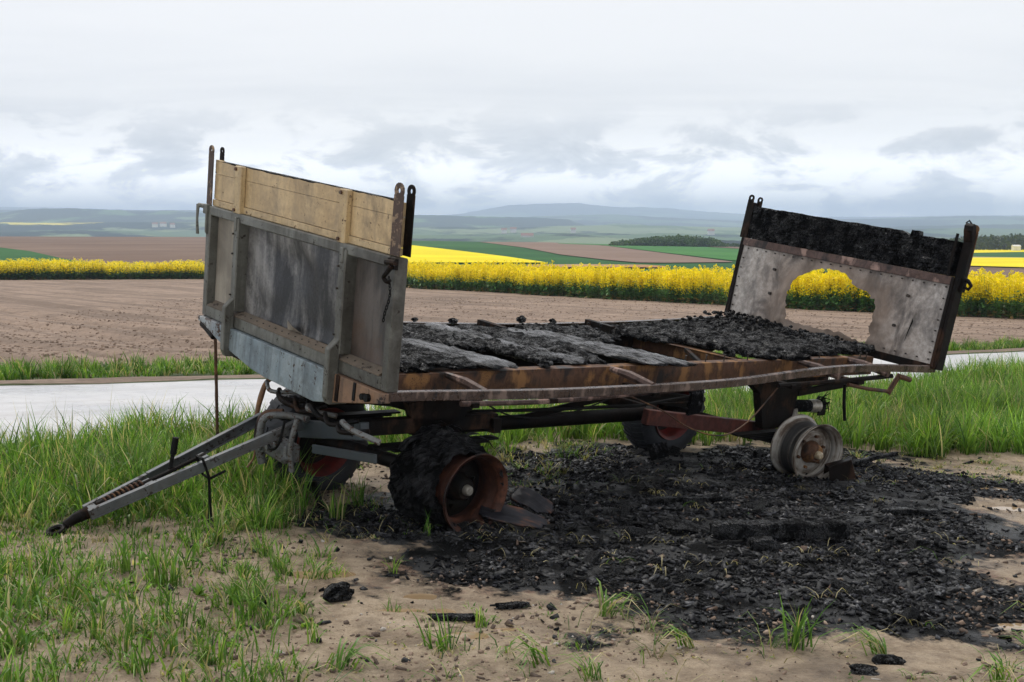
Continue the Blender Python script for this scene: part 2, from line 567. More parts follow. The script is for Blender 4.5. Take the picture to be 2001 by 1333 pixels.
M['black'] = m_simple('sooty_black_steel', (.004, .004, .004), (.010, .009, .008), .6, .0, spec=.1)
M['rubber'] = m_simple('dull_tyre_rubber', (.012, .013, .016), (.028, .03, .036), .6, 0, 35, spec=.35)
m_, N_ = new_mat('burnt_tyre_carcass')
c_ = N_.coord()
st_a = N_.noise(N_.mapping(N_.mapping(c_, (1, 1, 1), (0, 0, 0), (0, R(25), R(20))), (9, 60, 26)), 1.0, 6, .7, .6)
st_b = N_.noise(c_, 7, 6, .7, .4)
pp = finish(N_, N_.ramp(N_.math('ADD', N_.math('MULTIPLY', st_a, .6), N_.math('MULTIPLY', st_b, .4)), [(.42, (.003, .003, .003)), (.58, (.010, .010, .012)), (.68, (.05, .05, .055))]), N_.ramp(st_b, [(.4, .6), (.6, .3)]), 0,
            N_.bump(N_.math('ADD', st_a, st_b), 1.0, .03), .1)
N_.set(pp, 'Specular IOR Level', N_.ramp(N_.math('ADD', N_.math('MULTIPLY', st_a, .5), N_.math('MULTIPLY', st_b, .5)), [(.46, .04), (.62, .6)]))
M['burnt_rubber'] = m_
M['red_rim'] = m_simple('red_rim_paint', (.05, .012, .009), (.20, .022, .016), .5, 0, 8)
M['hub_dark'] = m_rust('oily_black_hub', (.004, .004, .004), (.012, .01, .008), (.03, .02, .015), spec=.15)
M['hub_nut'] = m_simple('worn_pale_hub_cap', (.22, .2, .17), (.42, .39, .33), .4, .5, 40)
M['hub_cream'] = m_simple('scorched_cream_hub_cap', (.22, .16, .09), (.50, .43, .31), .5, .1, 25)
M['valve'] = m_paint('rust_streaked_grey_castings', (.10, .105, .102), (.17, .175, .17), (.085, .036, .018), .545, .55, .25, streak=False, sc=2.6)
M['greychar'] = m_char('grey_ash_crust', 1.5, 45, .1)
M['nail'] = m_simple('nail_iron', (.02, .017, .015), (.06, .045, .035), .5, .5)
M['copper'] = m_simple('brown_brake_hose', (.10, .04, .015), (.26, .12, .04), .5, 0, 14)


def m_rimwhite():
    """bare steel rim, white ash and black bands running round it (v along the width)"""
    m, N_ = new_mat('ash_streaked_rim')
    c = N_.coord()
    s = N_.n('ShaderNodeSeparateXYZ', Vector=c)
    band = N_.noise(N_.n('ShaderNodeCombineXYZ', X=N_.math('MULTIPLY', s.outputs['Y'], 46), Y=N_.math('MULTIPLY', s.outputs['X'], 4.0), Z=N_.math('MULTIPLY', s.outputs['Z'], 4.0)).outputs[0], 1.0, 5, .65, .5)
    big = N_.noise(c, 7, 5, .6)
    f = N_.math('ADD', N_.math('MULTIPLY', band, .65), N_.math('MULTIPLY', big, .35))
    base = N_.ramp(f, [(.36, (.02, .017, .015)), (.45, (.12, .085, .06)), (.53, (.31, .285, .25)), (.66, (.52, .50, .46))])
    # the tyre sat on the middle of the barrel: burnt black there
    mid = N_.ramp(N_.math('ABSOLUTE', N_.math('SUBTRACT', s.outputs['Y'], .035)), [(.05, 1.0), (.085, 0.0)])
    rad = N_.math('SQRT', N_.math('ADD', N_.math('POWER', s.outputs['X'], 2.0), N_.math('POWER', s.outputs['Z'], 2.0)))
    mid = N_.math('MULTIPLY', mid, N_.ramp(rad, [(.1835, 0.0), (.185, .95)]))
    base = N_.mix(mid, base, (.014, .013, .013))
    finish(N_, base, .55, .25, N_.bump(band, .3, .004))
    return m


M['rim_white'] = m_rimwhite()
# ------------------------------------------------------------------ lie of the land
PY = [0, 12, 30, 40, 66, 96, 130, 200]
PZ = [-.3, -.35, -.95, -1.3, -1.9, -2.5, -3.2, -4.0]


def land(x, y):
    """height of the near ground"""
    x = np.asarray(x, float); y = np.asarray(y, float)
    s = np.clip(.766 * (x + .25) + .642 * (y - 6.93), -7, 10)
    w = np.clip((y - 10) / 20, 0, 1); w = w * w * (3 - 2 * w)
    return (1 - w) * (-.044 * s) + w * np.interp(y, PY, PZ)


# far fields: brow of the rise, as (bearing tangent, depression tangent)
F = 2450.0
BU = (np.array([-2500, -800, 0, 395, 790, 1000, 1200, 1450, 1700, 1890, 2001, 3000, 4500]) - 1000.5) / F
BV = (np.array([462, 462, 462, 463, 470, 473, 478, 482, 486, 488, 488, 490, 490]) - 440) / F
BROW = 480.0
KF = 1.02e-4 * F


def far_land(t, y):
    """height of the far rise along a bearing t at distance y"""
    vb = np.interp(t, BU, BV)
    zr = EYE - y * vb - (1 - y / BROW) / KF
    return np.where(y <= BROW, zr, EYE - BROW * vb - .075 * (y - BROW) * np.clip((y - BROW) / 200, 0, 1))


def terrain(x, y):
    t = np.asarray(x, float) / np.maximum(y, 1)
    w = np.clip((y - 105) / 50, 0, 1); w = w * w * (3 - 2 * w)
    return (1 - w) * land(x, np.minimum(y, 200)) + w * far_land(t, np.asarray(y, float))


def pt(u, v):
    """survey bearing and depression (in the plate's units) to a point on the far rise"""
    t = (u - 1000.5) / F; s = (v - 440) / F
    vb = np.interp(t, BU, BV)
    y = 1 / (1 / BROW + np.maximum(s - vb, 0) * KF)
    return np.stack([t * y, y, EYE - y * s], -1)


def grid_faces(n, m):
    i = np.arange(n - 1)[:, None]; j = np.arange(m - 1)[None, :]
    a = i * m + j
    return np.stack([a, a + 1, a + m + 1, a + m], -1).reshape(-1, 4)[:, ::-1]


def soil_mat(name, c0, c1, c2, sc=3.0, bump=.5, bd=.03, rough=.85, damp=None, rows=None):
    m, N_ = new_mat(name)
    c = N_.coord()
    a = N_.noise(c, sc, 8, .7)
    b = N_.noise(c, sc * .12, 4, .55)
    f = N_.math('ADD', N_.math('MULTIPLY', a, .6), N_.math('MULTIPLY', b, .4))
    base = N_.ramp(f, [(.36, c0), (.5, c1), (.64, c2)])
    h = a
    if rows:
        rv = N_.noise(N_.mapping(N_.mapping(c, (1, 1, 1), (0, 0, 0), (0, 0, rows[1])), rows[0]), 1.0, 4, .6)
        base = N_.mix(N_.ramp(rv, [(.46, .0), (.60, .7)]), base, c0)
        h = N_.math('ADD', a, N_.math('MULTIPLY', rv, 1.2))
    finish(N_, base, rough, 0, N_.bump(h, bump, bd), .3)
    return m


# the sheet the whole place lies on
ring = np.concatenate([np.linspace(1, 20, 20), np.geomspace(21, 160, 50), np.geomspace(165, 480, 40), np.geomspace(490, 1500, 25)])
tt = np.concatenate([np.linspace(-2.2, -.75, 20), np.linspace(-.72, .72, 120), np.linspace(.75, 2.2, 20)])
Yg, Tg = np.meshgrid(ring, tt, indexing='ij')
Xg = Yg * Tg
Zg = terrain(Xg, Yg) - .08 - np.clip((Yg - 100) * .004, 0, .12)
back = np.array([[-60., -60., .1], [60., -60., .1]])
me = fast_mesh('ground', np.stack([Xg, Yg, Zg], -1).reshape(-1, 3), quads=grid_faces(*Xg.shape), smooth=True)
M['meadow'] = soil_mat('meadow_ground', (.035, .055, .016), (.06, .085, .025), (.11, .10, .045), 4)
tag(link('ground', me, None, M['meadow']), kind='structure')

# --- near dirt, with the burnt ground in it
CHAR = [(-1.14, 6.85), (-.96, 6.45), (-.61, 6.12), (-.25, 6.05), (.02, 5.8), (.47, 5.63), (1.09, 5.22), (1.5, 5.1), (1.99, 5.27), (2.39, 5.7), (3.0, 6.9), (3.54, 8.4),
        (3.66, 9.5), (3.1, 10.5), (2.09, 10.4), (.88, 10.55), (.21, 10.25), (0, 9.55), (-.04, 8.3), (-.78, 7.8), (-1.33, 8.0), (-1.4, 7.3)]
PUDDLES = [(-.18, 5.03, .075, .055), (-.42, 5.60, .075, .055), (-.49, 5.36, .10, .04), (-.30, 5.38, .05, .04), (-.92, 5.95, .15, .08), (-.02, 5.14, .06, .03), (-.27, 4.84, .05, .03),
           (3.28, 8.25, .14, .09), (3.5, 9.0, .14, .08), (2.25, 5.42, .13, .06), (2.75, 6.2, .08, .05)]
gx = np.concatenate([np.arange(-7, -3, .08), np.arange(-3, 3, .025), np.arange(3, 9.01, .08)]); gy = np.concatenate([np.arange(2.0, 4.1, .08), np.arange(4.1, 6.8, .025), np.arange(6.8, 10.8, .04), np.arange(10.8, 13.6, .1)])
GX, GY = np.meshgrid(gx, gy, indexing='ij')
fx, fy = GX.ravel(), GY.ravel()


def near_z(x, y):
    x = np.asarray(x, float); y = np.asarray(y, float)
    z = land(x, y) + .035 * fbm(x, y, 1.1, 3, 1) + .014 * fbm(x, y, 7.0, 3, 2)
    rut = fbm(x * .35, y, 3.0, 2, 4)
    z = z + .012 * rut
    ins = inside(x, y, CHAR); d = edge_dist(x, y, CHAR)
    z = z + np.where(ins, np.clip(d / .6, 0, 1) * (.025 + .05 * np.maximum(fbm(x, y, 3.2, 3, 3), 0)), 0)
    for (a, b, r1, r2) in PUDDLES:
        q = ((x - a) / r1) ** 2 + ((y - b) / r2) ** 2
        w = np.clip(1.9 - q * .55, 0, 1); w = w * w * (3 - 2 * w)
        bowl = -.016 + .016 * np.clip(q, 0, 3.5) + .010 * fbm(x, y, 16, 2, 5)
        z = z * (1 - w) + (land(a, b) + bowl - .012) * w
    return z


def hz(x, y):
    return float(near_z(np.array([x]), np.array([y]))[0])


fz = near_z(fx, fy)
din = np.where(inside(fx, fy, CHAR), 1, -1) * edge_dist(fx, fy, CHAR)
cmask = np.clip(.5 + (din + .15 + .9 * fbm(fx, fy, 1.7, 5, 2, .6)) / .8 - .32 * np.clip((fx + .35 * (6.5 - fy) - 1.5) / 1.2, 0, 1), 0, 1)
me = fast_mesh('dirt', np.stack([fx, fy, fz], -1), quads=grid_faces(*GX.shape), smooth=True, attrs={'burnt': cmask})


def m_dirt():
    m, N_ = new_mat('sandy_wet_dirt')
    c = N_.coord()
    a = N_.noise(c, 9, 9, .72)
    b = N_.noise(c, 1.3, 4, .6)
    f = N_.math('ADD', N_.math('MULTIPLY', a, .55), N_.math('MULTIPLY', b, .45))
    base = N_.ramp(f, [(.34, (.13, .088, .054)), (.45, (.32, .235, .155)), (.56, (.50, .385, .265)), (.68, (.62, .49, .36))])
    gr = N_.noise(c, 130, 4, .8)
    base = N_.mix(.55, base, gr, 'OVERLAY')
    base = N_.mix(N_.ramp(N_.noise(c, 2.7, 6, .7), [(.50, 0.0), (.66, .6)]), base, (.16, .112, .07))
    peb = N_.ramp(N_.voro(c, 55), [(.10, 1.0), (.2, 0.0)])
    pm = N_.math('MULTIPLY', peb, N_.ramp(N_.noise(c, 14, 2), [(.55, 0.0), (.62, 1.0)]))
    base = N_.mix(pm, base, (.10, .08, .07))
    burnt = N_.attr('burnt', 'Fac')
    bn = N_.noise(c, 13, 8, .75)
    bm_ = N_.ramp(N_.math('ADD', burnt, N_.math('MULTIPLY', N_.math('SUBTRACT', bn, .5), 1.3)), [(.38, 0.0), (.6, 1.0)])
    black = N_.ramp(N_.noise(c, 22, 7, .75), [(.3, (.003, .003, .003)), (.62, (.009, .009, .009)), (.78, (.04, .034, .03))])
    red = N_.math('MULTIPLY', N_.ramp(burnt, [(.25, 0.0), (.5, 1.0), (.8, .3)]), N_.ramp(N_.noise(c, 4, 5), [(.54, 0.0), (.62, .6)]))
    base = N_.mix(red, base, (.23, .095, .055))
    base = N_.mix(bm_, base, black)
    h = N_.math('ADD', a, N_.math('ADD', N_.math('MULTIPLY', N_.noise(c, 45, 5, .75), .6), N_.math('MULTIPLY', pm, .4)))
    wet = N_.ramp(b, [(.38, .38), (.55, .8)])
    p = finish(N_, base, N_.mix(bm_, wet, .5), 0, N_.bump(h, 1.0, .045), .45)
    glint = N_.ramp(N_.noise(c, 3.0, 6, .7), [(.47, .05), (.60, .7)])
    N_.set(p, 'Specular IOR Level', N_.mix(bm_, .4, glint))
    return m


M['dirt'] = m_dirt()
tag(link('dirt_ground', me, None, M['dirt']), kind='structure')


def m_puddle():
    m, N_ = new_mat('muddy_water')
    c = N_.coord()
    finish(N_, N_.ramp(N_.noise(c, 6, 3), [(.3, (.26, .175, .095)), (.7, (.36, .26, .155))]), .06, 0, N_.bump(N_.noise(c, 9, 2), .04, .004), .6)
    return m


M['puddle'] = m_puddle()
for i, (a, b, r1, r2) in enumerate(PUDDLES):
    n = 26
    vs_, zc = [], float(land(a, b)) - .012 + .004
    for k in range(n):
        an = 2 * math.pi * k / n
        w = 1.55 + .1 * float(fbm(math.cos(an) * 1.3 + a * 7, math.sin(an) * 1.3 + b * 5, 1.0, 3, 3))
        vs_.append((a + r1 * w * math.cos(an), b + r2 * w * math.sin(an), zc))
    mb = MB().add(vs_ + [(a, b, zc)], [(k, (k + 1) % n, n) for k in range(n)])
    tag(mb.build('puddle', M['puddle']), kind='structure')


# --- farm road
RN = [(-22, -.5), (-12, 4.2), (-4.2, 9.1), (0, 12.6), (6.7, 18.4), (16, 25.2), (40, 42)]
RF = [(-24, 3.5), (-13.5, 8.0), (-5.55, 13.45), (-3.2, 15.4), (5.0, 20.8), (9.4, 23.1), (14, 27.6), (38, 45)]


def resample(line, n):
    p = np.array(line, float)
    d = np.concatenate(([0], np.cumsum(np.hypot(*np.diff(p, axis=0).T))))
    s = np.linspace(0, d[-1], n)
    return np.stack([np.interp(s, d, p[:, 0]), np.interp(s, d, p[:, 1])], -1)


def strip(near, far, n, m, name, mat, lift, rough_z=0.0, hfun=None, kind='structure', pw=1.0):
    a = resample(near, n); b = resample(far, n)
    w = np.linspace(0, 1, m)[None, :, None] ** pw
    P = a[:, None, :] * (1 - w) + b[:, None, :] * w
    x, y = P[..., 0].ravel(), P[..., 1].ravel()
    z = terrain(x, y) + lift
    if rough_z:
        z = z + rough_z * fbm(x, y, 1.3, 4, 5)
    if hfun is not None:
        z = z + hfun(x, y)
    me_ = fast_mesh(name, np.stack([x, y, z], -1), quads=grid_faces(n, m)[:, ::-1], smooth=True)
    return tag(link(name, me_, None, mat), kind=kind)


def m_road():
    m, N_ = new_mat('pale_wet_concrete')
    c = N_.coord()
    a = N_.noise(c, 5, 8, .7); b = N_.noise(c, .7, 4, .5)
    base = N_.ramp(N_.math('ADD', N_.math('MULTIPLY', a, .5), N_.math('MULTIPLY', b, .5)), [(.36, (.40, .39, .40)), (.5, (.50, .49, .49)), (.64, (.58, .57, .57))])
    sp = N_.math('MULTIPLY', N_.ramp(N_.voro(c, 9), [(.10, 1.0), (.16, 0.0)]), N_.ramp(N_.noise(c, 4, 2), [(.5, 0.0), (.6, 1.0)]))
    base = N_.mix(sp, base, (.16, .13, .10))
    al = N_.mapping(N_.mapping(c, (1, 1, 1), (0, 0, 0), (0, 0, R(-36))), (.08, 1.5, 1))
    tr = N_.noise(al, 1.0, 5, .65)
    base = N_.mix(N_.ramp(tr, [(.50, 0.0), (.66, .5)]), base, (.33, .30, .27))
    grit = N_.math('MULTIPLY', N_.ramp(N_.voro(c, 28), [(.08, 1.0), (.15, 0.0)]), N_.ramp(N_.noise(c, 1.5, 3), [(.48, 0.0), (.6, .8)]))
    base = N_.mix(grit, base, (.12, .10, .08))
    finish(N_, base, N_.ramp(b, [(.35, .22), (.65, .5)]), 0, N_.bump(a, .35, .012), .5)
    return m


M['road'] = m_road()
strip(RN, RF, 160, 14, 'farm_road', M['road'], .03, .015)
M['mud'] = soil_mat('muddy_road_edge', (.10, .07, .05), (.17, .12, .085), (.26, .19, .14), 8)
RF2 = [(x - .25, y + .55) for x, y in RF]
strip([(x, y) for x, y in RF], RF2, 160, 6, 'muddy_edge', M['mud'], .045, .03)

# --- ploughed field between road and rape
FN = [(-60, -2), (-14.5, 9.9), (-6.75, 15.4), (-4.35, 18.6), (5.0, 23.7), (9.7, 26.1), (14, 29.6), (40, 48)]
FB_ = [(-95, 92), (-60, 95), (-39.5, 97.5), (-24.8, 101), (-6.8, 77.6), (0, 66.8), (8.5, 51.6), (16.2, 40.8), (27, 28)]


def furrow(x, y):
    d = .82 * x + .57 * y          # across the tilled rows, which run with the edge of the crop
    e = .57 * x - .82 * y
    f_ = .018 * vnoise(d * 2.2, e * .05, 1.0, 3) + .02 * vnoise(d * 5.5, e * .08, 1.0, 2) + .014 * fbm(x, y, 3.4, 3, 4)
    # wheel ruts pressed along the rows
    for off, amp in ((9.2, .13), (11.0, .13), (13.6, .07), (6.3, .09), (17.5, .06)):
        f_ = f_ - amp * np.exp(-((d - off - .25 * vnoise(e, e * 0, .15, 1)) / .24) ** 2) * (1 + 1.4 * vnoise(x, y, 3.5, 2)) + .4 * amp * np.exp(-((d - off - .55) / .2) ** 2)
    # churned headland beside the road
    f_ = f_ + .09 * fbm(x, y, 1.5, 4, 6) * np.exp(-((y - .72 * x - 24.0) / 3.5) ** 2) * (x < 4)
    return f_


M['plough'] = soil_mat('ploughed_earth', (.15, .104, .074), (.27, .192, .14), (.345, .25, .186), 1.6, 1.0, .12, .9, rows=((1.3, .05, 1), R(-35)))
strip(FN, [(x * 1.0, y + 1.5) for x, y in FB_], 640, 190, 'ploughed_field', M['plough'], .02, 0, furrow, pw=2.0)

rz_ = np.random.default_rng(19)
qx, qy = rz_.uniform(-16, 18, 26000), 15 + 45 * rz_.random(26000) ** 1.6
fpoly = FN + FB_[::-1]
kq = inside(qx, qy, fpoly) & (np.abs(qx) < qy * .5 + 2)
qx, qy = qx[kq], qy[kq]
sz = .008 + .032 * rz_.random(len(qx)) ** 3.5
bs = np.array([(-1, -1, -.6), (1, -1, -.6), (1, 1, -.6), (-1, 1, -.6), (-.6, -.6, .7), (.6, -.6, .7), (.6, .6, .7), (-.6, .6, .7)])
av = rz_.random(len(qx)) * 6.283
bv = bs[None] * (1 + .5 * (rz_.random((len(qx), 8, 3)) - .5)) * sz[:, None, None]
bv = np.stack([bv[..., 0] * np.cos(av)[:, None] - bv[..., 1] * np.sin(av)[:, None], bv[..., 0] * np.sin(av)[:, None] + bv[..., 1] * np.cos(av)[:, None], bv[..., 2]], -1)
bv = bv + np.stack([qx, qy, terrain(qx, qy) + .02 + furrow(qx, qy)], -1)[:, None, :]
bq = np.array([(0, 3, 2, 1), (4, 5, 6, 7), (0, 1, 5, 4), (1, 2, 6, 5), (2, 3, 7, 6), (3, 0, 4, 7)])
tag(link('soil_clods', fast_mesh('soil_clods', bv.reshape(-1, 3), quads=(np.arange(len(qx))[:, None, None] * 8 + bq[None]).reshape(-1, 4)), None, M['plough']),
    'clods of earth lying on the ploughed field', 'soil', kind='stuff')

# --- the fields on the far rise
def m_field(name, c0, c1, sc=.05, rows=None):
    m, N_ = new_mat(name)
    c = N_.coord()
    a = N_.noise(c, sc, 6, .6)
    base = N_.ramp(a, [(.38, c0), (.62, c1)])
    if rows:
        r = N_.noise(N_.mapping(N_.mapping(c, (1, 1, 1), (0, 0, 0), (0, 0, rows[1])), rows[0]), 1.0, 3, .5)
        base = N_.mix(N_.ramp(r, [(.4, 0.0), (.6, .5)]), base, c0)
    base = N_.mix(.25, base, N_.noise(c, sc * 40, 4, .7), 'OVERLAY')
    finish(N_, base, .9, 0, None, .1)
    return m


M['f_brown'] = m_field('far_brown_earth', (.15, .098, .07), (.215, .148, .108), .03, ((.16, .012, 1), R(35)))
M['f_brown2'] = m_field('far_pale_brown_earth', (.20, .135, .10), (.25, .175, .135), .03, ((.16, .012, 1), R(70)))
M['f_green'] = m_field('far_green_wheat', (.018, .085, .022), (.035, .125, .03), .02, ((.2, .01, 1), R(40)))
M['f_green2'] = m_field('far_bright_green_wheat', (.04, .15, .03), (.06, .19, .04), .02)
M['f_yellow'] = m_field('far_yellow_rape', (.72, .58, .005), (.85, .70, .01), .05)
M['f_tan'] = m_field('far_tan_strip', (.42, .33, .18), (.5, .40, .24), .05)


def far_field(name, mat, top, bot, lift):
    """outline by bearing: upper and lower edge"""
    top = np.array(top, float); bot = np.array(bot, float)
    u0, u1 = max(top[0, 0], bot[0, 0]), min(top[-1, 0], bot[-1, 0])
    us = np.linspace(u0, u1, max(12, int((u1 - u0) / 8)))
    vt = np.interp(us, top[:, 0], top[:, 1]); vb = np.interp(us, bot[:, 0], bot[:, 1])
    w = np.linspace(0, 1, 12)[None, :]
    P = pt(np.repeat(us[:, None], 12, 1), vt[:, None] * (1 - w) + vb[:, None] * w)
    P[..., 2] += lift * .4
    me_ = fast_mesh(name, P.reshape(-1, 3), quads=grid_faces(len(us), 12), smooth=True)
    return tag(link(name, me_, None, mat), kind='structure')


far_field('brown_field', M['f_brown'], [(-900, 462), (0, 462), (395, 463), (800, 470), (870, 472)], [(-900, 524), (870, 524)], .05)
far_field('green_field', M['f_green'], [(-900, 470), (-300, 474), (0, 484.5), (60, 492), (120, 506), (190, 518)], [(-900, 526), (190, 526)], .35)
far_field('green_field', M['f_green'], [(640, 470), (790, 470.3), (1000, 473.5), (1200, 478.5), (1450, 482.5), (1700, 487), (1890, 500), (1990, 506)], [(640, 532), (1990, 532)], .15)
far_field('yellow_field', M['f_yellow'], [(640, 466), (785, 478), (900, 492), (985, 503), (1064, 515)], [(640, 516), (1064, 516)], .55)
far_field('brown_field', M['f_brown2'], [(937, 473.2), (1074, 474.2), (1182, 481), (1305, 497), (1430, 513)], [(937, 473.4), (1025, 485), (1095, 499), (1180, 509), (1245, 515), (1300, 515.5), (1430, 514)], .45)
far_field('bright_green_field', M['f_green2'], [(1090, 476), (1200, 478.3), (1450, 482.4), (1700, 487), (1800, 490)], [(1090, 477), (1182, 480.5), (1305, 496), (1430, 511), (1800, 516)], .5)
far_field('brown_field', M['f_brown'], [(1355, 481.2), (1460, 483), (1700, 489)], [(1355, 481.8), (1460, 489), (1700, 498)], .8)
far_field('yellow_field', M['f_yellow'], [(1820, 489.5), (1900, 489), (2001, 489), (2500, 490)], [(1820, 491), (1900, 496), (2001, 494), (2500, 492)], .8)
far_field('green_field', M['f_green'], [(1820, 492), (1900, 495.5), (2001, 494), (2600, 493)], [(1820, 505), (2001, 506), (2600, 507)], .7)
far_field('tan_strip', M['f_tan'], [(1820, 503), (1900, 505), (2001, 506.5), (2500, 507)], [(1820, 507), (1900, 506.5), (2001, 507), (2500, 508)], .95)
far_field('yellow_field', M['f_yellow'], [(1820, 506), (1900, 505.5), (2001, 507), (2600, 509)], [(1820, 519), (1900, 524), (2001, 527), (2600, 534)], .9)
far_field('brown_field', M['f_brown'], [(1700, 519), (1900, 523.5), (2001, 526.5), (2600, 533)], [(1700, 556), (2001, 556), (2600, 560)], .5)
far_field('orange_strip', m_field('orange_earth', (.36, .20, .09), (.42, .26, .13), .05), [(1030, 521), (1130, 519.5), (1260, 520.5), (1300, 523)], [(1030, 526), (1300, 526)], .6)

# --- distant country: hills in the haze


def m_hills(name, forest, meadow, light, yellow, sc=1.0, thr=.48):
    m, N_ = new_mat(name)
    c = N_.coord()
    cc = N_.mapping(c, (.0016 * sc, .0011 * sc, .004 * sc))
    a = N_.noise(cc, 1.0, 8, .62, .4)
    b = N_.noise(N_.mapping(c, (.006 * sc, .0028 * sc, .004)), 1.0, 5, .6)
    cell = N_.n('ShaderNodeSeparateColor', Color=N_.voro(N_.mapping(c, (.0042 * sc, .0018 * sc, .0)), 1.0, 'F1', 'Color'))
    fields = N_.ramp(cell.outputs[0], [(.0, meadow), (.45, light), (.80, meadow), (.86, yellow), (.89, light)], 'CONSTANT')
    fo = N_.ramp(N_.math('ADD', N_.math('MULTIPLY', a, .7), N_.math('MULTIPLY', b, .3)), [(thr - .015, 0.0), (thr + .015, 1.0)])
    base = N_.mix(fo, fields, forest)
    base = N_.mix(N_.math('MULTIPLY', fo, .5), base, N_.noise(c, .08, 4, .7), 'OVERLAY')
    finish(N_, base, .95, 0, None, .05)
    return m


def hill_range(name, mat, ridge, vlow, d0, d1, amp, seed, nrow=46, step=7.0):
    """a hillside from distance d0 (at depression vlow) up to its ridge line at d1, and down its far side"""
    ridge = np.array(ridge, float)
    us = np.arange(-1600, 3601, step)
    vr = np.interp(us, ridge[:, 0], ridge[:, 1])
    rows = []
    for w in np.linspace(0, 1, nrow):
        y = d0 + (d1 - d0) * w
        v = vlow + (vr - vlow) * (w ** .8)
        t = (us - 1000.5) / F
        x = t * y
        z = EYE - y * (v - 440) / F
        hum = amp * (fbm(x / d1 * 9, y / d1 * 7, 1.0, 5, seed)) * d1 / F
        hum = hum * (1 if w < .97 else .5)
        trees = 1.1 * vnoise(us * .22, us * 0 + w * 31, 1.0, 2) * d1 / F
        rows.append(np.stack([x, np.full_like(x, y), z + hum + trees], -1))
    last = rows[-1].copy(); last[:, 0] *= 1.12; last[:, 1] *= 1.12; last[:, 2] -= d1 * .04
    rows.append(last)
    P = np.stack(rows)
    me_ = fast_mesh(name, P.reshape(-1, 3), quads=grid_faces(P.shape[0], P.shape[1]), smooth=True)
    return tag(link(name, me_, None, mat), kind='structure')


M['hill_a'] = m_hills('near_hills', (.014, .03, .022), (.095, .15, .075), (.18, .23, .12), (.65, .55, .08), 1.3, .52)
M['hill_w'] = m_hills('wooded_hills', (.012, .03, .02), (.10, .18, .07), (.16, .22, .10), (.4, .36, .1), 1.2, .46)
M['hill_b'] = m_hills('far_hills', (.012, .028, .024), (.09, .15, .08), (.14, .19, .11), (.3, .3, .15), .7, .47)
hill_range('hills', M['hill_a'], [(-1600, 430), (0, 434), (395, 436), (790, 442), (1050, 444), (1200, 440), (1450, 444), (1890, 446), (2001, 447), (3600, 440)], 486, 1250, 2700, 13, 1)
hill_range('wooded_ridge', M['hill_w'], [(-1600, 415), (-300, 418), (0, 417), (60, 409), (150, 407), (280, 413), (345, 412), (395, 416), (600, 420), (785, 421), (860, 421), (950, 423), (1040, 424), (1110, 428), (1150, 442), (1200, 436), (1250, 438),
                                       (1300, 446), (1450, 448), (1700, 444), (1890, 440), (2001, 438), (3600, 430)], 462, 2800, 3800, 5, 3, 24)
hill_range('far_hills', M['hill_b'], [(-1600, 412), (0, 410), (395, 412), (800, 424), (900, 428), (1120, 420), (1200, 418), (1290, 424), (1440, 432), (1700, 428), (1800, 424), (1890, 422), (2001, 423), (3600, 420)], 448, 4300, 5400, 4, 4, 24)
hill_range('mountain', M['hill_b'], [(-1600, 414), (-200, 408), (0, 404), (120, 406), (300, 412), (600, 420), (860, 421), (900, 418), (950, 409), (1000, 401), (1045, 399), (1090, 398), (1130, 397.5), (1165, 402), (1215, 406), (1245, 405), (1300, 407),
                                     (1370, 413), (1450, 418), (1600, 424), (1750, 424), (1850, 422), (2001, 421), (3600, 424)], 440, 6600, 8600, 2.2, 5, 24)


# --- far woods standing on the rise
def leafy(name, centres, leaf, colA, colB, per, rngx):
    """clumps of leaf-sized faces about many crowns, each crown with a stem"""
    V, T, Cc = [], [], []
    for (x, y, z, r, h) in centres:
        n = per
        d = rngx.normal(size=(n, 3)); d /= np.linalg.norm(d, axis=1)[:, None]
        rad = rngx.random(n) ** .35
        c = np.stack([x + d[:, 0] * r * rad, y + d[:, 1] * r * rad, z + h * .56 + d[:, 2] * h * .44 * rad], -1)
        c += .22 * r * np.stack([vnoise(c[:, 0], c[:, 2], .6, 1), vnoise(c[:, 1], c[:, 2], .6, 2), vnoise(c[:, 0], c[:, 1], .6, 3)], -1)
        a = rngx.normal(size=(n, 3)); a /= np.linalg.norm(a, axis=1)[:, None]
        b = np.cross(a, rngx.normal(size=(n, 3))); b /= np.linalg.norm(b, axis=1)[:, None]
        s = leaf * (.6 + .8 * rngx.random((n, 1)))
        base = sum(len(v) for v in V)
        V.append(np.stack([c - a * s, c + b * s, c + a * s, c - b * s], 1).reshape(-1, 3))
        k = base + np.arange(n)[:, None] * 4
        T.append(np.concatenate([k + np.array([[0, 1, 2]]), k + np.array([[0, 2, 3]])]))
        w = rngx.random() * .6 + .4 * rngx.random((n, 1))
        Cc.append(np.repeat(np.array(colA) * (1 - w) + np.array(colB) * w, 4, axis=0))
        # stem
        base = sum(len(v) for v in V)
        q = np.array([[x - .2, y, z - 1], [x + .2, y, z - 1], [x + .1, y + .2, z + h * .6], [x - .2, y + .3, z - 1]])
        V.append(q); T.append(base + np.array([[0, 1, 2], [1, 3, 2], [3, 0, 2]])); Cc.append(np.tile((.03, .025, .02), (4, 1)))
    return fast_mesh(name, np.concatenate(V), tris=np.concatenate(T), cols=np.concatenate(Cc))


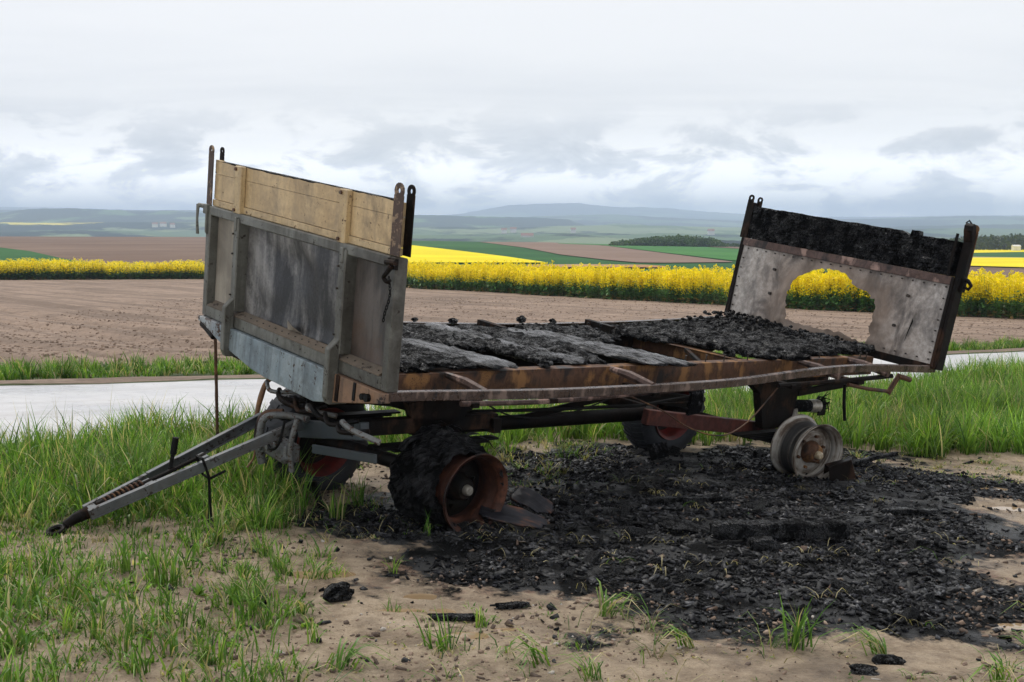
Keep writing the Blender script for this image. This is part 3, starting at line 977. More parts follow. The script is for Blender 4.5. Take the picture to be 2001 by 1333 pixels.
def m_leaf(name, transl=.35, rough=.45, spec=.35):
    m, N_ = new_mat(name)
    c = N_.attr('Col')
    p = N_.n('ShaderNodeBsdfPrincipled')
    N_.set(p, 'Base Color', c); N_.set(p, 'Roughness', rough); N_.set(p, 'Specular IOR Level', spec)
    t = N_.n('ShaderNodeBsdfTranslucent', Color=N_.mix(1.0, c, (1.3, 1.35, .6), 'MULTIPLY'))
    mx = N_.n('ShaderNodeMixShader', Fac=transl)
    N_.t.links.new(p.outputs[0], mx.inputs[1]); N_.t.links.new(t.outputs[0], mx.inputs[2])
    N_.n('ShaderNodeOutputMaterial', Surface=mx.outputs[0])
    return m


M['leaf'] = m_leaf('leaf')
M['grass'] = m_leaf('grass_blade', .38, .42, .3)
r3 = np.random.default_rng(3)
cs = []
for u in np.arange(1200, 1412, 3.2):
    for dpt in (0, 9, 20):
        uu = u + r3.normal() * 2
        t = (uu - 1000.5) / F; y = 430 + dpt + r3.normal() * 3
        env = np.interp(uu, [1196, 1215, 1260, 1300, 1340, 1380, 1400, 1414], [1.2, 2.1, 3.0, 4.0, 4.1, 3.6, 2.8, 1.2])
        z = float(far_land(np.array([t]), np.array([y]))[0])
        cs.append((t * y, y, z - .3, 1.6 + r3.random() * .9, env * (.75 + .4 * r3.random())))
tag(link('woodland', leafy('woodland', cs, .30, (.016, .042, .014), (.075, .13, .03), 110, r3), None, M['leaf']),
    'dark green leafy copse on the brow of the far fields', 'woodland', kind='stuff')
cs = []
for u in np.arange(1780, 2330, 4.0):
    for dpt in (0, 14):
        uu = u + r3.normal() * 2
        t = (uu - 1000.5) / F; y = 440 + dpt + r3.normal() * 3
        env = np.interp(uu, [1780, 1840, 1885, 2001, 2330], [3.0, 4.2, 5.2, 6.0, 6.5])
        z = float(far_land(np.array([t]), np.array([y]))[0])
        cs.append((t * y, y, z - .3, 1.6 + r3.random() * .9, env * (.85 + .25 * r3.random())))
tag(link('woodland', leafy('woodland', cs, .32, (.012, .03, .014), (.05, .085, .026), 120, r3), None, M['leaf']),
    'long dark forest edge behind the yellow field at the right', 'woodland', kind='stuff')
cs = []
for u in np.arange(1400, 1450, 4.0):
    t = (u - 1000.5) / F; y = 440 + r3.normal() * 3
    z = float(far_land(np.array([t]), np.array([y]))[0])
    cs.append((t * y, y, z - .2, 1.0, 1.3 + .7 * r3.random()))
tag(link('hedge', leafy('hedge', cs, .25, (.02, .05, .016), (.06, .11, .03), 60, r3), None, M['leaf']),
    'low green hedge trailing off the right end of the copse', 'hedge', kind='stuff')

# a few houses of the villages in the haze
M['house_wall'] = m_simple('pale_render', (.62, .60, .56), (.75, .73, .68), .8, 0, 1)
M['house_roof'] = m_simple('red_brown_tiles', (.20, .09, .06), (.28, .13, .09), .8, 0, 1)
HOUSES = [(306, 441, 2300, 22, 'pale house under the wooded hills, leftmost of the hazy village'), (322, 440, 2350, 26, 'pale house in the middle of the hazy village left of the trailer'),
          (340, 442, 2300, 18, 'small pale house, rightmost of the hazy village left of the trailer'), (985, 453, 2000, 20, 'pale farmhouse, leftmost of the hazy village below the central wooded ridge'),
          (1003, 451, 2050, 24, 'pale farmhouse in the middle of the hazy village below the central ridge'), (1030, 465, 1500, 34, 'long white barn low in the haze above the brown far field'),
          (1120, 452, 2050, 18, 'pale farmhouse, rightmost of the hazy village below the central ridge'), (1388, 455, 1900, 22, 'pale house in the haze just left of the rear board')]
for (u, v, d, wd, lab) in HOUSES:
    t = (u - 1000.5) / F
    x, y, z = t * d, d, EYE - d * (v - 440) / F
    h = empty('house', (x, y, z - 3))
    tag(h, lab, 'house', 'village houses in the haze')
    wd = wd * .42
    MB().box(-wd / 2, wd / 2, -4, 4, 0, 6).build('wall', M['house_wall'], h)
    MB().prism([(-4.6, 5.9), (4.6, 5.9), (0, 9)], -wd / 2 - .5, wd / 2 + .5).build('roof', M['house_roof'], h)
# a small white shed before the forest edge
t = (1983 - 1000.5) / F
v_ = MB().box(-1.2, 1.2, -1, 1, 0, 1.5).prism([(-1.15, 1.5), (1.15, 1.5), (0, 2.0)], -1.3, 1.3).build('shed', M['house_wall'])
v_.location = (t * 415, 415, float(far_land(np.array([t]), np.array([415.]))[0]) + .2)
tag(v_, 'tiny white shed at the foot of the forest edge, far right', 'shed')
# ------------------------------------------------------------------ the burnt farm trailer
LEN, WID = 5.07, 2.10
TR = Matrix(((0.7657, -0.6314, 0.1229, -0.637), (0.6416, 0.7633, -0.0759, 6.3228), (-0.0459, 0.137, 0.9895, 0.8793), (0, 0, 0, 1)))
TRI = TR.inverted()
trailer = empty('farm_trailer')
trailer.matrix_world = TR
tag(trailer, 'burnt-out two-axle farm trailer sagging on bare wheel rims beside the field road', 'trailer')


def loc(p):
    return TRI @ Vector(p)


# ---- front board
sh = lambda x, y, z: (x + .042 - .038 * z, y, z)
front = MB(sh).box(-.045, .03, 2.05, 2.10, .0, .692).build('front_board', M['galv'], trailer, bevel=.006)
MB(sh).box(-.045, .03, 0, .056, .0, .692).build('frame_post', M['galv'], front, bevel=.006)
MB(sh).box(-.047, .028, .058, 2.048, .638, .694).build('top_rail', M['galv'], front, bevel=.006)
MB(sh).box(-.047, .028, .058, 2.048, .0, .07).build('bottom_rail', M['galv'], front, bevel=.006)
MB(sh).add([(-.046, .08, .077), (.012, .08, .105), (.012, 2.03, .105), (-.046, 2.03, .077), (.012, .08, .07), (.012, 2.03, .07), (-.046, .08, .07), (-.046, 2.03, .07)],
           [(0, 1, 2, 3), (0, 3, 7, 6), (0, 6, 4, 1), (2, 1, 4, 5), (3, 2, 5, 7)]).build('ledge', M['galv_dirt'], front)
for y0, y1 in ((1.652, 1.71), (.45, .515)):
    MB(sh).box(-.058, .022, y0, y1, .10, .665).build('upright', M['galv'], front, bevel=.006)
    MB(sh).box(-.066, -.046, y0 + .018, y1 - .018, .59, .672).build('upright_cap', M['galv'], front, bevel=.004)
    b = MB(sh)
    b.prism_y([(-.05, .195), (-.115, .13), (-.115, -.135), (-.095, -.175), (.02, -.175), (.02, .0), (-.05, .0)], y0 + .004, y1 - .012)
    b.build('bracket', M['galv'], front, bevel=.005)


def sheet(y0, y1, z0, z1, x, name, mat, parent, seed, bulge=.02, n=26, xf=sh, thick=.004):
    """thin buckled panel"""
    ys = np.linspace(y0, y1, n); zs = np.linspace(z0, z1, n)
    Y, Z = np.meshgrid(ys, zs, indexing='ij')
    ed = np.minimum(np.minimum(Y - y0, y1 - Y) / .12, np.minimum(Z - z0, z1 - Z) / .12).clip(0, 1)
    X = x + bulge * fbm(Y * 1.2, Z * .6, 2.0, 3, seed) * ed
    m = MB(xf)
    v0 = [(float(a), float(b_), float(c)) for a, b_, c in zip(X.ravel(), Y.ravel(), Z.ravel())]
    m.add(v0 + [(a + thick, b_, c) for a, b_, c in v0], [tuple(f) for f in grid_faces(n, n)] + [tuple(int(i) + n * n for i in f[::-1]) for f in grid_faces(n, n)])
    return m.build(name, mat, parent, smooth=True)


sheet(1.73, 2.05, .06, .65, .014, 'panel', M['panel_beige'], front, 1, .004)
tag(sheet(.54, 1.68, .06, .65, .014, 'panel', M['panel_soot_glare'], front, 2, .06), 'buckled soot-grey middle panel')
sheet(.06, .50, .06, .65, .014, 'panel', M['panel_brown'], front, 3, .02)
# pale blue front beam under the board
POLY = [(2.1, -.003), (2.1, -.035), (1.80, -.11), (1.355, -.187), (1.2, -.198), (.647, -.204), (.40, -.15), (.0, -.056), (.0, -.003)]
MB().prism([p for p in POLY if p[0] < 1.70 and p[0] > .5] + [(.50, -.172), (.50, -.003), (1.66, -.003), (1.66, -.135)], -.03, .03).build('front_beam', M['blue'], trailer, bevel=.004)
MB().prism([(2.1, -.004), (2.1, -.035), (1.80, -.11), (1.665, -.134), (1.665, -.004)], -.028, .03).build('beam_end', M['blue_far'], trailer, bevel=.004)
MB().prism([(.495, -.004), (.495, -.172), (.40, -.15), (.0, -.056), (.0, -.004)], -.028, .03).build('beam_end', M['orange_plate'], trailer, bevel=.004)
MB().box(-.034, -.028, .24, .262, -.10, -.004).box(-.034, -.028, .40, .43, -.145, -.004).build('stiffener', M['rust_dark'], trailer)
MB().tube([(-.05, .115, -.052), (-.02, .115, -.052)], .022, 8).tube([(-.05, .155, -.055), (-.02, .155, -.055)], .018, 8).build('beam_bolt', M['rust_dark'], trailer)
# bolt heads, rivets
bl = MB(sh)
for y in list(np.arange(.12, .46, .075)) + list(np.arange(.60, 1.63, .075)) + list(np.arange(1.79, 2.03, .075)):
    bl.tube([(-.02, y, .085), (-.02, y, .094)], .0042, 6)
for y0, y1 in ((1.645, 1.715), (.44, .52)):
    for z in (.20, .45, .57):
        bl.tube([(-.067, y1 - .012, z), (-.055, y1 - .012, z)], .006, 6)
tag(bl.build('rivets', M['nail'], front), kind='stuff')
# torn flap low on the sooted panel
MB(sh).add([(.012, 1.12, .10), (-.03, 1.06, .17), (-.012, 1.02, .12), (.01, .95, .11), (-.03, 1.0, .145)], [(0, 1, 2), (0, 2, 3), (2, 4, 3), (1, 4, 2)]).build('torn_flap', M['panel_beige'], front)

# cream painted boards on top
rk = np.random.default_rng(2)


def cream_board(y0, y1, z0, z1, name, ragged):
    n = 60
    ys = np.linspace(y0, y1, n)
    top = z1 + (np.where(True, .012 * fbm(ys, ys * 0, 9, 4, 2) - .004, 0) if ragged else 0 * ys)
    if ragged:
        top = top + np.interp(ys, [y0, y0 + .1, y1 - .28, y1 - .1, y1], [-.006, .0, .0, .008, .012])
    m = MB(sh)
    vs_ = []
    for x in (-.008, .032):
        for k in range(n):
            vs_.append((x, float(ys[k]), z0))
        for k in range(n):
            vs_.append((x, float(ys[k]), float(top[k])))
    fs = []
    for k in range(n - 1):
        fs += [(k, k + 1, n + k + 1, n + k), (2 * n + k + 1, 2 * n + k, 3 * n + k, 3 * n + k + 1), (n + k, n + k + 1, 3 * n + k + 1, 3 * n + k), (k + 1, k, 2 * n + k, 2 * n + k + 1)]
    fs += [(0, n, 3 * n, 2 * n), (n - 1, 3 * n - 1, 4 * n - 1, 2 * n - 1)]
    m.add(vs_, fs)
    return m.build(name, M['cream'], front)


cream_board(.06, 2.08, .738, .892, 'plank', 0)
up = cream_board(.06, 2.08, .894, .972, 'plank', 1)
MB(sh).add([(-.0085, .1, .9745), (.033, .1, .9745), (.033, 2.08, .9745), (-.0085, 2.08, .9745), (-.0065, .1, .966), (.031, .1, .966), (.031, 2.08, .966), (-.0065, 2.08, .966)],
           [(0, 1, 2, 3), (0, 4, 5, 1), (1, 5, 6, 2), (2, 6, 7, 3), (3, 7, 4, 0)]).build('charred_edge', M['char_fine'], front)
MB(sh).box(-.018, .034, .06, 2.08, .695, .735).build('lower_strip', M['cream_steel'], front, bevel=.003)
for y0, y1 in ((1.675, 1.755), (.495, .57)):
    MB(sh).box(-.045, -.0085, y0, y1, .69, .975).build('divider', M['cream_steel'], front, bevel=.005)
    bb = MB(sh)
    for z in (.71, .955):
        bb.tube([(-.055, y1 - .02, z), (-.044, y1 - .02, z)], .011, 6)
    bb.build('divider_bolt', M['rust'], front)
# eyed end posts
for yc, w, w2, y2 in ((2.10, .062, .05, 2.085), (.04, .08, .066, .028)):
    MB(sh).eye_plate(yc, w, .70, 1.065, -.034, -.026, w * .17).build('end_post', M['post_steel'], front)
    MB(sh).eye_plate(y2, w2, .70, 1.06, .030, .038, w2 * .2).build('end_post', M['rust_dark'], front)
# latches
lt = MB(sh).box(-.062, -.03, 2.07, 2.12, .64, .70).prism_y([(-.062, .70), (-.02, .70), (-.02, .60), (-.048, .51), (-.06, .53)], 2.075, 2.088)
lt.tube([(-.07, 2.165, .685), (-.05, 2.11, .685)], .015, 8)
lt = lt.build('latch', M['galv'], front, bevel=.004)
MB(sh).tube([(-.075, 2.16, .69), (-.085, 2.145, .60), (-.09, 2.12, .51)], [.012, .008, .011], 8).build('lever', M['galv'], lt, smooth=True)
l2 = MB(sh).box(-.072, -.045, -.02, .035, .635, .69).tube([(-.075, -.04, .675), (-.075, .045, .665)], .015, 8)
l2.tube(*bend([(-.08, -.01, .655), (-.09, .015, .615), (-.09, .035, .59), (-.08, .02, .57), (-.075, -.005, .58)], [.015, .013, .012, .012, .008]), 8)
l2 = l2.build('latch', M['rust_dark'], front, smooth=True)
ch = MB(sh)
pts = [(-.062, .03 - .02 * math.sin(k * .35), .585 - .0165 * k) for k in range(14)]
for k, p in enumerate(pts):
    q = 8
    ring_ = []
    for a in range(q + 1):
        an = 2 * math.pi * a / q
        dx, dz = .006 * math.cos(an), .0125 * math.sin(an)
        ring_.append((p[0] + (dx if k % 2 else 0), p[1] + (0 if k % 2 else dx), p[2] + dz))
    ch.tube(ring_, .0028, 5, cap=False)
ch.build('chain', M['black'], front)
MB().tube([(-.02, 2.05, -.05), (-.03, 1.97, -.07), (-.02, 1.88, -.10)], [.018, .012, .02], 8).build('corner_pin', M['rust_dark'], trailer)

# ---- rear board: a buckled sheet with a burnt-out hole
ca, sa = math.cos(.12), math.sin(.12)
rs = lambda x, y, t: (LEN + x * ca + sa * t, y, -x * sa + ca * t)
MB(rs).box(-.02, .085, -.03, .028, -.02, .70).build('rear_post', M['rust_dark'], trailer, bevel=.004)
rear = MB(rs).box(-.016, .06, 2.082, 2.125, -.01, .70).build('rear_board', M['rust_dark'], trailer, bevel=.004)
MB(rs).box(-.028, -.0185, .0, .026, .0, .70).build('post_flange', M['rust_dark'], rear)
MB(rs).box(-.022, .03, .02, 2.09, .636, .702).build('rear_rail', M['rust_pink'], rear, bevel=.003)
MB(rs).box(-.018, .03, .03, 2.08, -.05, .012).build('sill_rail', M['rust_dark'], rear, bevel=.003)
HOLE = [(1.348, .519), (1.253, .557), (1.154, .578), (1.07, .575), (.996, .566), (.94, .525), (.899, .492), (.82, .462), (.735, .436), (.68, .41), (.646, .381), (.627, .31), (.627, .245), (.640, .20), (.646, .157), (.611, .122), (.647, .042), (.72, .05),
        (.799, .06), (.911, .09), (.987, .085), (1.1, .07), (1.2, .08), (1.326, .075), (1.467, .085), (1.46, .12), (1.478, .166), (1.497, .22), (1.504, .273), (1.495, .33), (1.483, .389), (1.429, .465)]


_h = []
rj = np.random.default_rng(8)
for k in range(len(HOLE)):
    a, b = np.array(HOLE[k]), np.array(HOLE[(k + 1) % len(HOLE)])
    nrm_ = np.array((-(b - a)[1], (b - a)[0])); nrm_ = nrm_ / np.hypot(*nrm_)
    _h.append(tuple(a + rj.normal(size=2) * .003))
    for t_ in (.33, .67):
        _h.append(tuple(a + (b - a) * t_ + nrm_ * rj.normal() * .007))
HOLE = _h


def rear_sheet():
    y0, y1, z0, z1 = .012, 2.10, .012, .65
    n, m_ = 170, 56
    ys = np.linspace(y0, y1, n); zs = np.linspace(z0, z1, m_)
    Y, Z = np.meshgrid(ys, zs, indexing='ij')
    y, z = Y.ravel().copy(), Z.ravel().copy()
    jag = np.array(HOLE)
    ins = inside(y, z, HOLE); d = edge_dist(y, z, HOLE)
    # draw the vertices nearest to the outline onto it, for a clean ragged rim
    near = d < .0085
    for i in np.where(near)[0]:
        best = None
        for k in range(len(jag)):
            a, b = jag[k], jag[(k + 1) % len(jag)]
            ab = b - a; t_ = np.clip(((y[i] - a[0]) * ab[0] + (z[i] - a[1]) * ab[1]) / (ab @ ab), 0, 1)
            q = a + ab * t_; e = np.hypot(*(q - (y[i], z[i])))
            if best is None or e < best[0]:
                best = (e, q)
        y[i], z[i] = best[1]
    rim = np.exp(-(d / .09) ** 2)
    x = .022 * fbm(y * 1.4, z * 1.4, 1.6, 3, 6) + .05 * rim * fbm(y, z, 5.0, 3, 4) + .006 * fbm(y, z, 14, 2, 3)
    f = grid_faces(n, m_)
    keep = []
    for q in f:
        inside_n = sum(bool(ins[i] and not near[i]) for i in q)
        cy_, cz_ = y[q].mean(), z[q].mean()
        if inside_n or inside(np.array([cy_]), np.array([cz_]), HOLE)[0]:
            continue
        keep.append(q)
    keep = np.array(keep)
    mb = MB(rs)
    v0 = [(float(a), float(b), float(c)) for a, b, c in zip(x, y, z)]
    N0 = len(v0)
    mb.v = v0 + [(a + .004, b, c) for a, b, c in v0]
    fs = [tuple(int(i) for i in q) for q in keep] + [tuple(int(i) + N0 for i in q[::-1]) for q in keep]
    cnt = {}
    for q in keep:
        for i in range(4):
            a, b = int(q[i]), int(q[(i + 1) % 4])
            cnt[(min(a, b), max(a, b))] = cnt.get((min(a, b), max(a, b)), []) + [(a, b)]
    for e, l_ in cnt.items():
        if len(l_) == 1:
            a, b = l_[0]
            fs.append((b, a, a + N0, b + N0))
    mb.f = fs
    return mb.build('panel', M['rear_panel'], rear, smooth=True, angle=60)


rear_sheet()
rv = MB(rs)
for y in np.arange(.06, 2.09, .098):
    rv.tube([(-.018, y, .615), (-.004, y, .615)], .0062, 6)
for y in list(np.arange(.06, .62, .1)) + list(np.arange(1.56, 2.09, .1)):
    rv.tube([(-.018, y, .045), (-.004, y, .045)], .0062, 6)
for z in np.arange(.10, .60, .085):
    rv.tube([(-.018, .06, z), (-.004, .06, z)], .0062, 6).tube([(-.018, 2.055, z), (-.004, 2.055, z)], .0062, 6)
for y, z in ((1.69, .48), (1.68, .27), (.36, .49), (.42, .24)):
    rv.tube([(-.024, y, z), (-.004, y, z)], .013, 8)
tag(rv.build('rivets', M['nail'], rear), kind='stuff')
MB(rs).add([(-.014, .30, .12), (-.014, .292, .20), (-.014, .272, .33), (-.014, .262, .30), (-.014, .286, .19)], [(0, 1, 4), (1, 2, 3, 4)]).build('slit_crack', M['black'], rear)


def char_slab(name, parent, y0, y1, z0, z1, mat, seed, x=.004, thick=.05, xf=rs):
    """burnt board: grid of blocks split by cracks, ragged top edge"""
    n, m_ = 230, 34
    ys = np.linspace(y0, y1, n); w = np.linspace(0, 1, m_)
    top = z1 + .014 * fbm(ys, ys * 0, 7, 4, seed) + np.interp(ys, [y0, .30, .40, .402, .47, .472, .55, y1], [-.012, -.01, -.012, .022, .022, -.03, .004, .0])
    Y = np.repeat(ys[:, None], m_, 1); Z = z0 + (top[:, None] - z0) * w[None, :]
    rng_ = np.random.default_rng(seed)
    rowh = .028
    rowi = np.floor(Z / rowh + .8 * fbm(Y, Z, 3.0, 2, 2)).astype(int)
    cw = .017
    off = (rowi * 7919 % 97) / 97.0
    cx_ = Y / cw + off + .8 * fbm(Y, Z, 30, 2, 3)
    fx_ = np.abs(cx_ - np.round(cx_)) * 2
    rz = Z / rowh + .8 * fbm(Y, Z, 3.0, 2, 2); fz_ = np.abs(rz - np.round(rz) + 0) * 2
    crack = np.clip((1 - np.abs(fx_)) / .45, 0, 1) * .5 + .5
    blk = LAT[1][(np.round(cx_).astype(int)) % 256, rowi % 256]
    X = x - .016 * crack - .014 * blk + .02 * fbm(Y, Z, 2.2, 3, 4) + .012 * np.clip((.25 - fz_) / .25, 0, 1)
    mb = MB(xf)
    fr = [(float(a), float(b), float(c)) for a, b, c in zip(X.ravel(), Y.ravel(), Z.ravel())]
    bk = [(x + thick, b, c) for a, b, c in fr]
    nn_ = n * m_
    fs = [tuple(int(i) for i in q) for q in grid_faces(n, m_)] + [tuple(int(i) + nn_ for i in q[::-1]) for q in grid_faces(n, m_)]
    for i in range(n - 1):
        a, b = i * m_ + m_ - 1, (i + 1) * m_ + m_ - 1
        fs.append((a, b, b + nn_, a + nn_))
    mb.add(fr + bk, fs)
    return mb.build(name, mat, parent)


char_slab('burnt_plank', rear, .045, 2.065, .705, .985, M['char_block'], 4)
MB(rs).box(-.03, -.018, .055, .075, .70, 1.03).build('post_strip', M['rust_dark'], rear)
# curved eyed posts
for k, (ya, pts_) in enumerate(((-.01, [(-.012, .69), (.03, .69), (.03, .98), (.02, 1.05), (-.005, 1.105), (-.035, 1.125), (-.055, 1.10), (-.05, 1.06), (-.012, .98)]),)):
    MB(rs).prism_y([(x + .03, t_) for x, t_ in pts_], -.045, .03).build('eyed_post', M['rust_dark'], rear, bevel=.004)
MB(rs).eye_plate(-.006, .072, .70, 1.125, .072, .082, .014).build('eyed_post', M['rust'], rear)
MB(rs).eye_plate(2.115, .06, .70, 1.085, -.018, -.008, .013).eye_plate(2.07, .056, .95, 1.08, .05, .06, .013).build('eyed_post', M['rust_dark'], rear)
MB(rs).box(-.018, .045, 2.07, 2.082, .68, 1.02).build('post_web', M['rust_dark'], rear)
MB(rs).tube([(.03, .0, 1.12), (.03, .03, 1.145), (.03, .05, 1.125), (.03, .03, 1.105)], .007, 6).build('wire_loop', M['black'], rear)
hk = MB(rs).tube([(.04, -.04, .70), (.05, -.075, .69), (.06, -.10, .66), (.05, -.09, .63), (.04, -.06, .64)], [.02, .016, .014, .014, .012], 8)
hk.box(.02, .07, -.055, -.03, .60, .70)
hk.build('latch', M['rust_dark'], rear, smooth=True)

# ---- chassis
cb = lambda y0, y1: MB().box(.05, 4.78, y0, y1, -.004, .006).box(.05, 4.78, y0, y1, -.132, -.122).box(.05, 4.78, y0, y0 + .01, -.1225, -.0035)
cb(.35, .43).build('frame_beam', M['rust'], trailer, bevel=.002)
MB().box(.05, 4.78, 1.67, 1.75, -.20, -.085).box(1.0, 4.0, 1.68, 1.74, -.36, -.199).build('frame_beam', M['rust_dark'], trailer, bevel=.003)  # lower box added: dark plate standing in for shade below the deck
for i, x in enumerate((.30, 1.35, 2.62, 3.50, 4.62)):
    MB().beam((x, .437, -.085), (x, 1.667, -.135), .06, .085).beam((x, .437, -.036), (x, 1.667, -.086), .09, .009).build('crossmember', M['rust_dark'] if i != 3 else M['rust'], trailer, bevel=.003)
MB().beam((3.0, .47, -.075), (3.46, 1.10, -.075), .03, .03).build('diagonal_brace', M['rust_dark'], trailer, bevel=.003)
for x, a, b in ((.66, .36, .02), (1.95, .36, .02), (3.86, .36, .02), (4.47, .44, .02)):
    MB().tube([(x - .02, a + .08, -.005), (x, (a + b) / 2, -.015), (x + .03, b, -.045)], [.012, .03, .028], 8).build('outrigger', M['rust_pink'], trailer, smooth=True)
for x in (1.0, 2.2, 3.3, 4.2):
    MB().box(x, x + .05, 1.76, 2.06, -.09, -.03).build('outrigger', M['rust_dark'], trailer)
for x in np.arange(.55, 4.7, .62):
    MB().box(x, x + .012, .36, .428, -.121, -.005).build('stiffener', M['rust_dark'], trailer)


def side_rail(path, y, sgn, mat, name):
    xs = np.linspace(path[0][0], path[-1][0], 60)
    pz = np.array(path)
    # smooth interpolation
    zs = np.interp(xs, pz[:, 0], pz[:, 1]); k = np.ones(7) / 7
    zp = np.convolve(np.pad(zs, 3, mode='edge'), k, mode='valid')
    mb = MB()
    prof = [(0, 0), (sgn * .045, 0), (sgn * .045, -.008), (sgn * .008, -.008), (sgn * .008, -.05), (0, -.05)]
    vs_ = [(float(x), y + a, float(z) + b) for x, z in zip(xs, zp) for a, b in prof]
    n = len(prof); fs = []
    for i in range(len(xs) - 1):
        for j in range(n):
            a = i * n + j; b = i * n + (j + 1) % n
            fs.append((a, b, b + n, a + n))
    fs += [tuple(range(n)), tuple((len(xs) - 1) * n + j for j in range(n))]
    mb.add(vs_, fs)
    return mb.build(name, mat, trailer, bevel=.003)


side_rail([(.012, .004), (.476, -.01), (.834, -.022), (1.217, -.031), (1.8, -.032), (2.446, -.030), (2.75, -.025), (3.054, -.008), (3.35, .012), (3.604, .028), (3.9, .036), (4.21, .037), (4.6, .022), (5.10, -.002)], 0, 1, M['steel_bar'], 'side_rail')
side_rail([(.05, -.005), (1.49, -.048), (2.1, -.062), (2.78, -.068), (3.9, -.050), (5.04, -.008)], WID, -1, M['steel_bar'], 'side_rail')
# lower hinge tubes along the near side
MB().tube(*bend([(.56, .09, -.105), (.9, .09, -.115), (1.3, .09, -.12), (1.9, .09, -.105), (2.5, .10, -.095)], .016), 8).build('hinge_tube', M['rust_pink'], trailer, smooth=True)
MB().tube(*bend([(3.30, .09, -.105), (3.9, .085, -.098), (4.64, .08, -.078)], .018), 8).build('hinge_tube', M['rust_dark'], trailer, smooth=True)
hd = MB().tube([(4.10, .08, -.125), (4.35, .07, -.165), (4.63, .08, -.197)], .014, 8).tube([(4.63, .08, -.215), (4.66, .07, -.15), (4.70, .05, -.06)], .02, 8)
hd.tube([(4.68, .05, -.075), (4.74, .03, -.085), (4.80, .02, -.10)], .02, 8)
hd.build('release_handle', M['rust'], trailer, smooth=True)
MB().tube([(4.06, .08, -.12), (4.09, .08, -.26), (4.135, .08, -.395)], .0125, 7).build('hanging_rod', M['black'], trailer, smooth=True)
for x in (.62, 1.2, 2.05, 3.42, 4.2):
    MB().box(x, x + .05, .06, .35, -.128, -.10).build('hinge_bracket', M['rust_dark'], trailer, bevel=.003)
# reach pole and rods under the bed
MB().tube([(.95, 1.05, -.515), (1.3, 1.05, -.528), (3.15, 1.05, -.538)], .05, 14).build('reach_pole', M['rust_dark'], trailer, smooth=True)
MB().tube([(.85, .62, -.30), (1.6, .61, -.325), (2.5, .6, -.338), (2.75, .6, -.315), (3.05, .6, -.29)], .011, 7).build('brake_rod', M['black'], trailer, smooth=True)
MB().tube([(.95, .8, -.36), (2.3, .8, -.385), (3.4, .8, -.40)], .008, 6).build('brake_rod', M['rust_dark'], trailer, smooth=True)
MB().tube(*bend([(.95, .40, -.18), (1.15, .36, -.27), (1.45, .34, -.295), (1.8, .36, -.25), (2.2, .40, -.16)], .005), 5).build('cable', M['black'], trailer, smooth=True)
MB().tube(*bend([(2.1, .38, -.18), (2.45, .35, -.30), (2.75, .33, -.44), (3.05, .30, -.50), (3.3, .30, -.42), (3.55, .32, -.24), (3.62, .33, -.19)], .0055), 5).build('cable', M['rust'], trailer, smooth=True)
MB().beam((1.72, .85, -.44), (2.25, .35, -.14), .03, .04).build('strut', M['rust_dark'], trailer)
MB().tube([(1.1, .5, -.17), (1.6, .9, -.2), (2.6, .9, -.2), (3.4, .8, -.19)], .012, 6).build('air_pipe', M['black'], trailer, smooth=True)
# a crusted board that hangs down from the bed
gb = MB()
for i in range(9):
    for s in (0, 1):
        pass
zs = np.linspace(-.11, -.30, 10)
rr = np.random.default_rng(6)
vs_ = []
for z in zs:
    for a, b in ((-.055, -.01), (.055, -.01), (.055, .015), (-.055, .015)):
        vs_.append((2.60 + a + .006 * rr.normal() + .03 * (-.11 - z), .2 + b + .004 * rr.normal(), z + .004 * rr.normal()))
gb.add(vs_, [(0, 1, 2, 3), (39, 38, 37, 36)] + [(i * 4 + j, i * 4 + (j + 1) % 4, i * 4 + 4 + (j + 1) % 4, i * 4 + 4 + j) for i in range(9) for j in range(4)])
gb.build('hanging_board', M['greychar'], trailer)
# rear axle carrier
MB().beam((2.60, .62, -.425), (4.02, .62, -.605), .06, .105).build('axle_carrier', M['rust_red'], trailer, bevel=.004)
MB().beam((2.75, 1.5, -.45), (4.02, 1.5, -.60), .06, .10).build('axle_carrier', M['rust_dark'], trailer, bevel=.004)
MB().beam((2.62, .62, -.45), (3.1, 1.05, -.52), .05, .08).build('axle_carrier_arm', M['rust_dark'], trailer, bevel=.004)
MB().beam((2.75, 1.5, -.45), (3.1, 1.05, -.52), .05, .08).build('axle_carrier_arm', M['rust_dark'], trailer, bevel=.004)
MB().tube([(3.98, .38, -.645), (3.98, 1.75, -.70)], .045, 12).build('rear_axle', M['rust_dark'], trailer, smooth=True)
for y in (.50, 1.58):
    MB().prism_y([(3.50, -.125), (4.42, -.125), (4.42, -.155), (4.06, -.30), (4.02, -.54), (3.70, -.54), (3.60, -.26), (3.50, -.20)], y - .035, y + .035).build('perch', M['rust_dark'], trailer, bevel=.005)
MB().beam((4.05, .47, -.28), (4.80, .42, -.20), .03, .05).build('perch_arm', M['rust_dark'], trailer, bevel=.003)
MB().box(4.35, 4.41, .47, .53, -.24, -.12).build('perch_bracket', M['rust_red'], trailer)
for k in range(4):
    MB().box(3.45 + .07 * k, 4.52 - .07 * k, .48, .55, -.585 - .014 * k, -.573 - .014 * k).build('leaf_spring', M['black'], trailer)
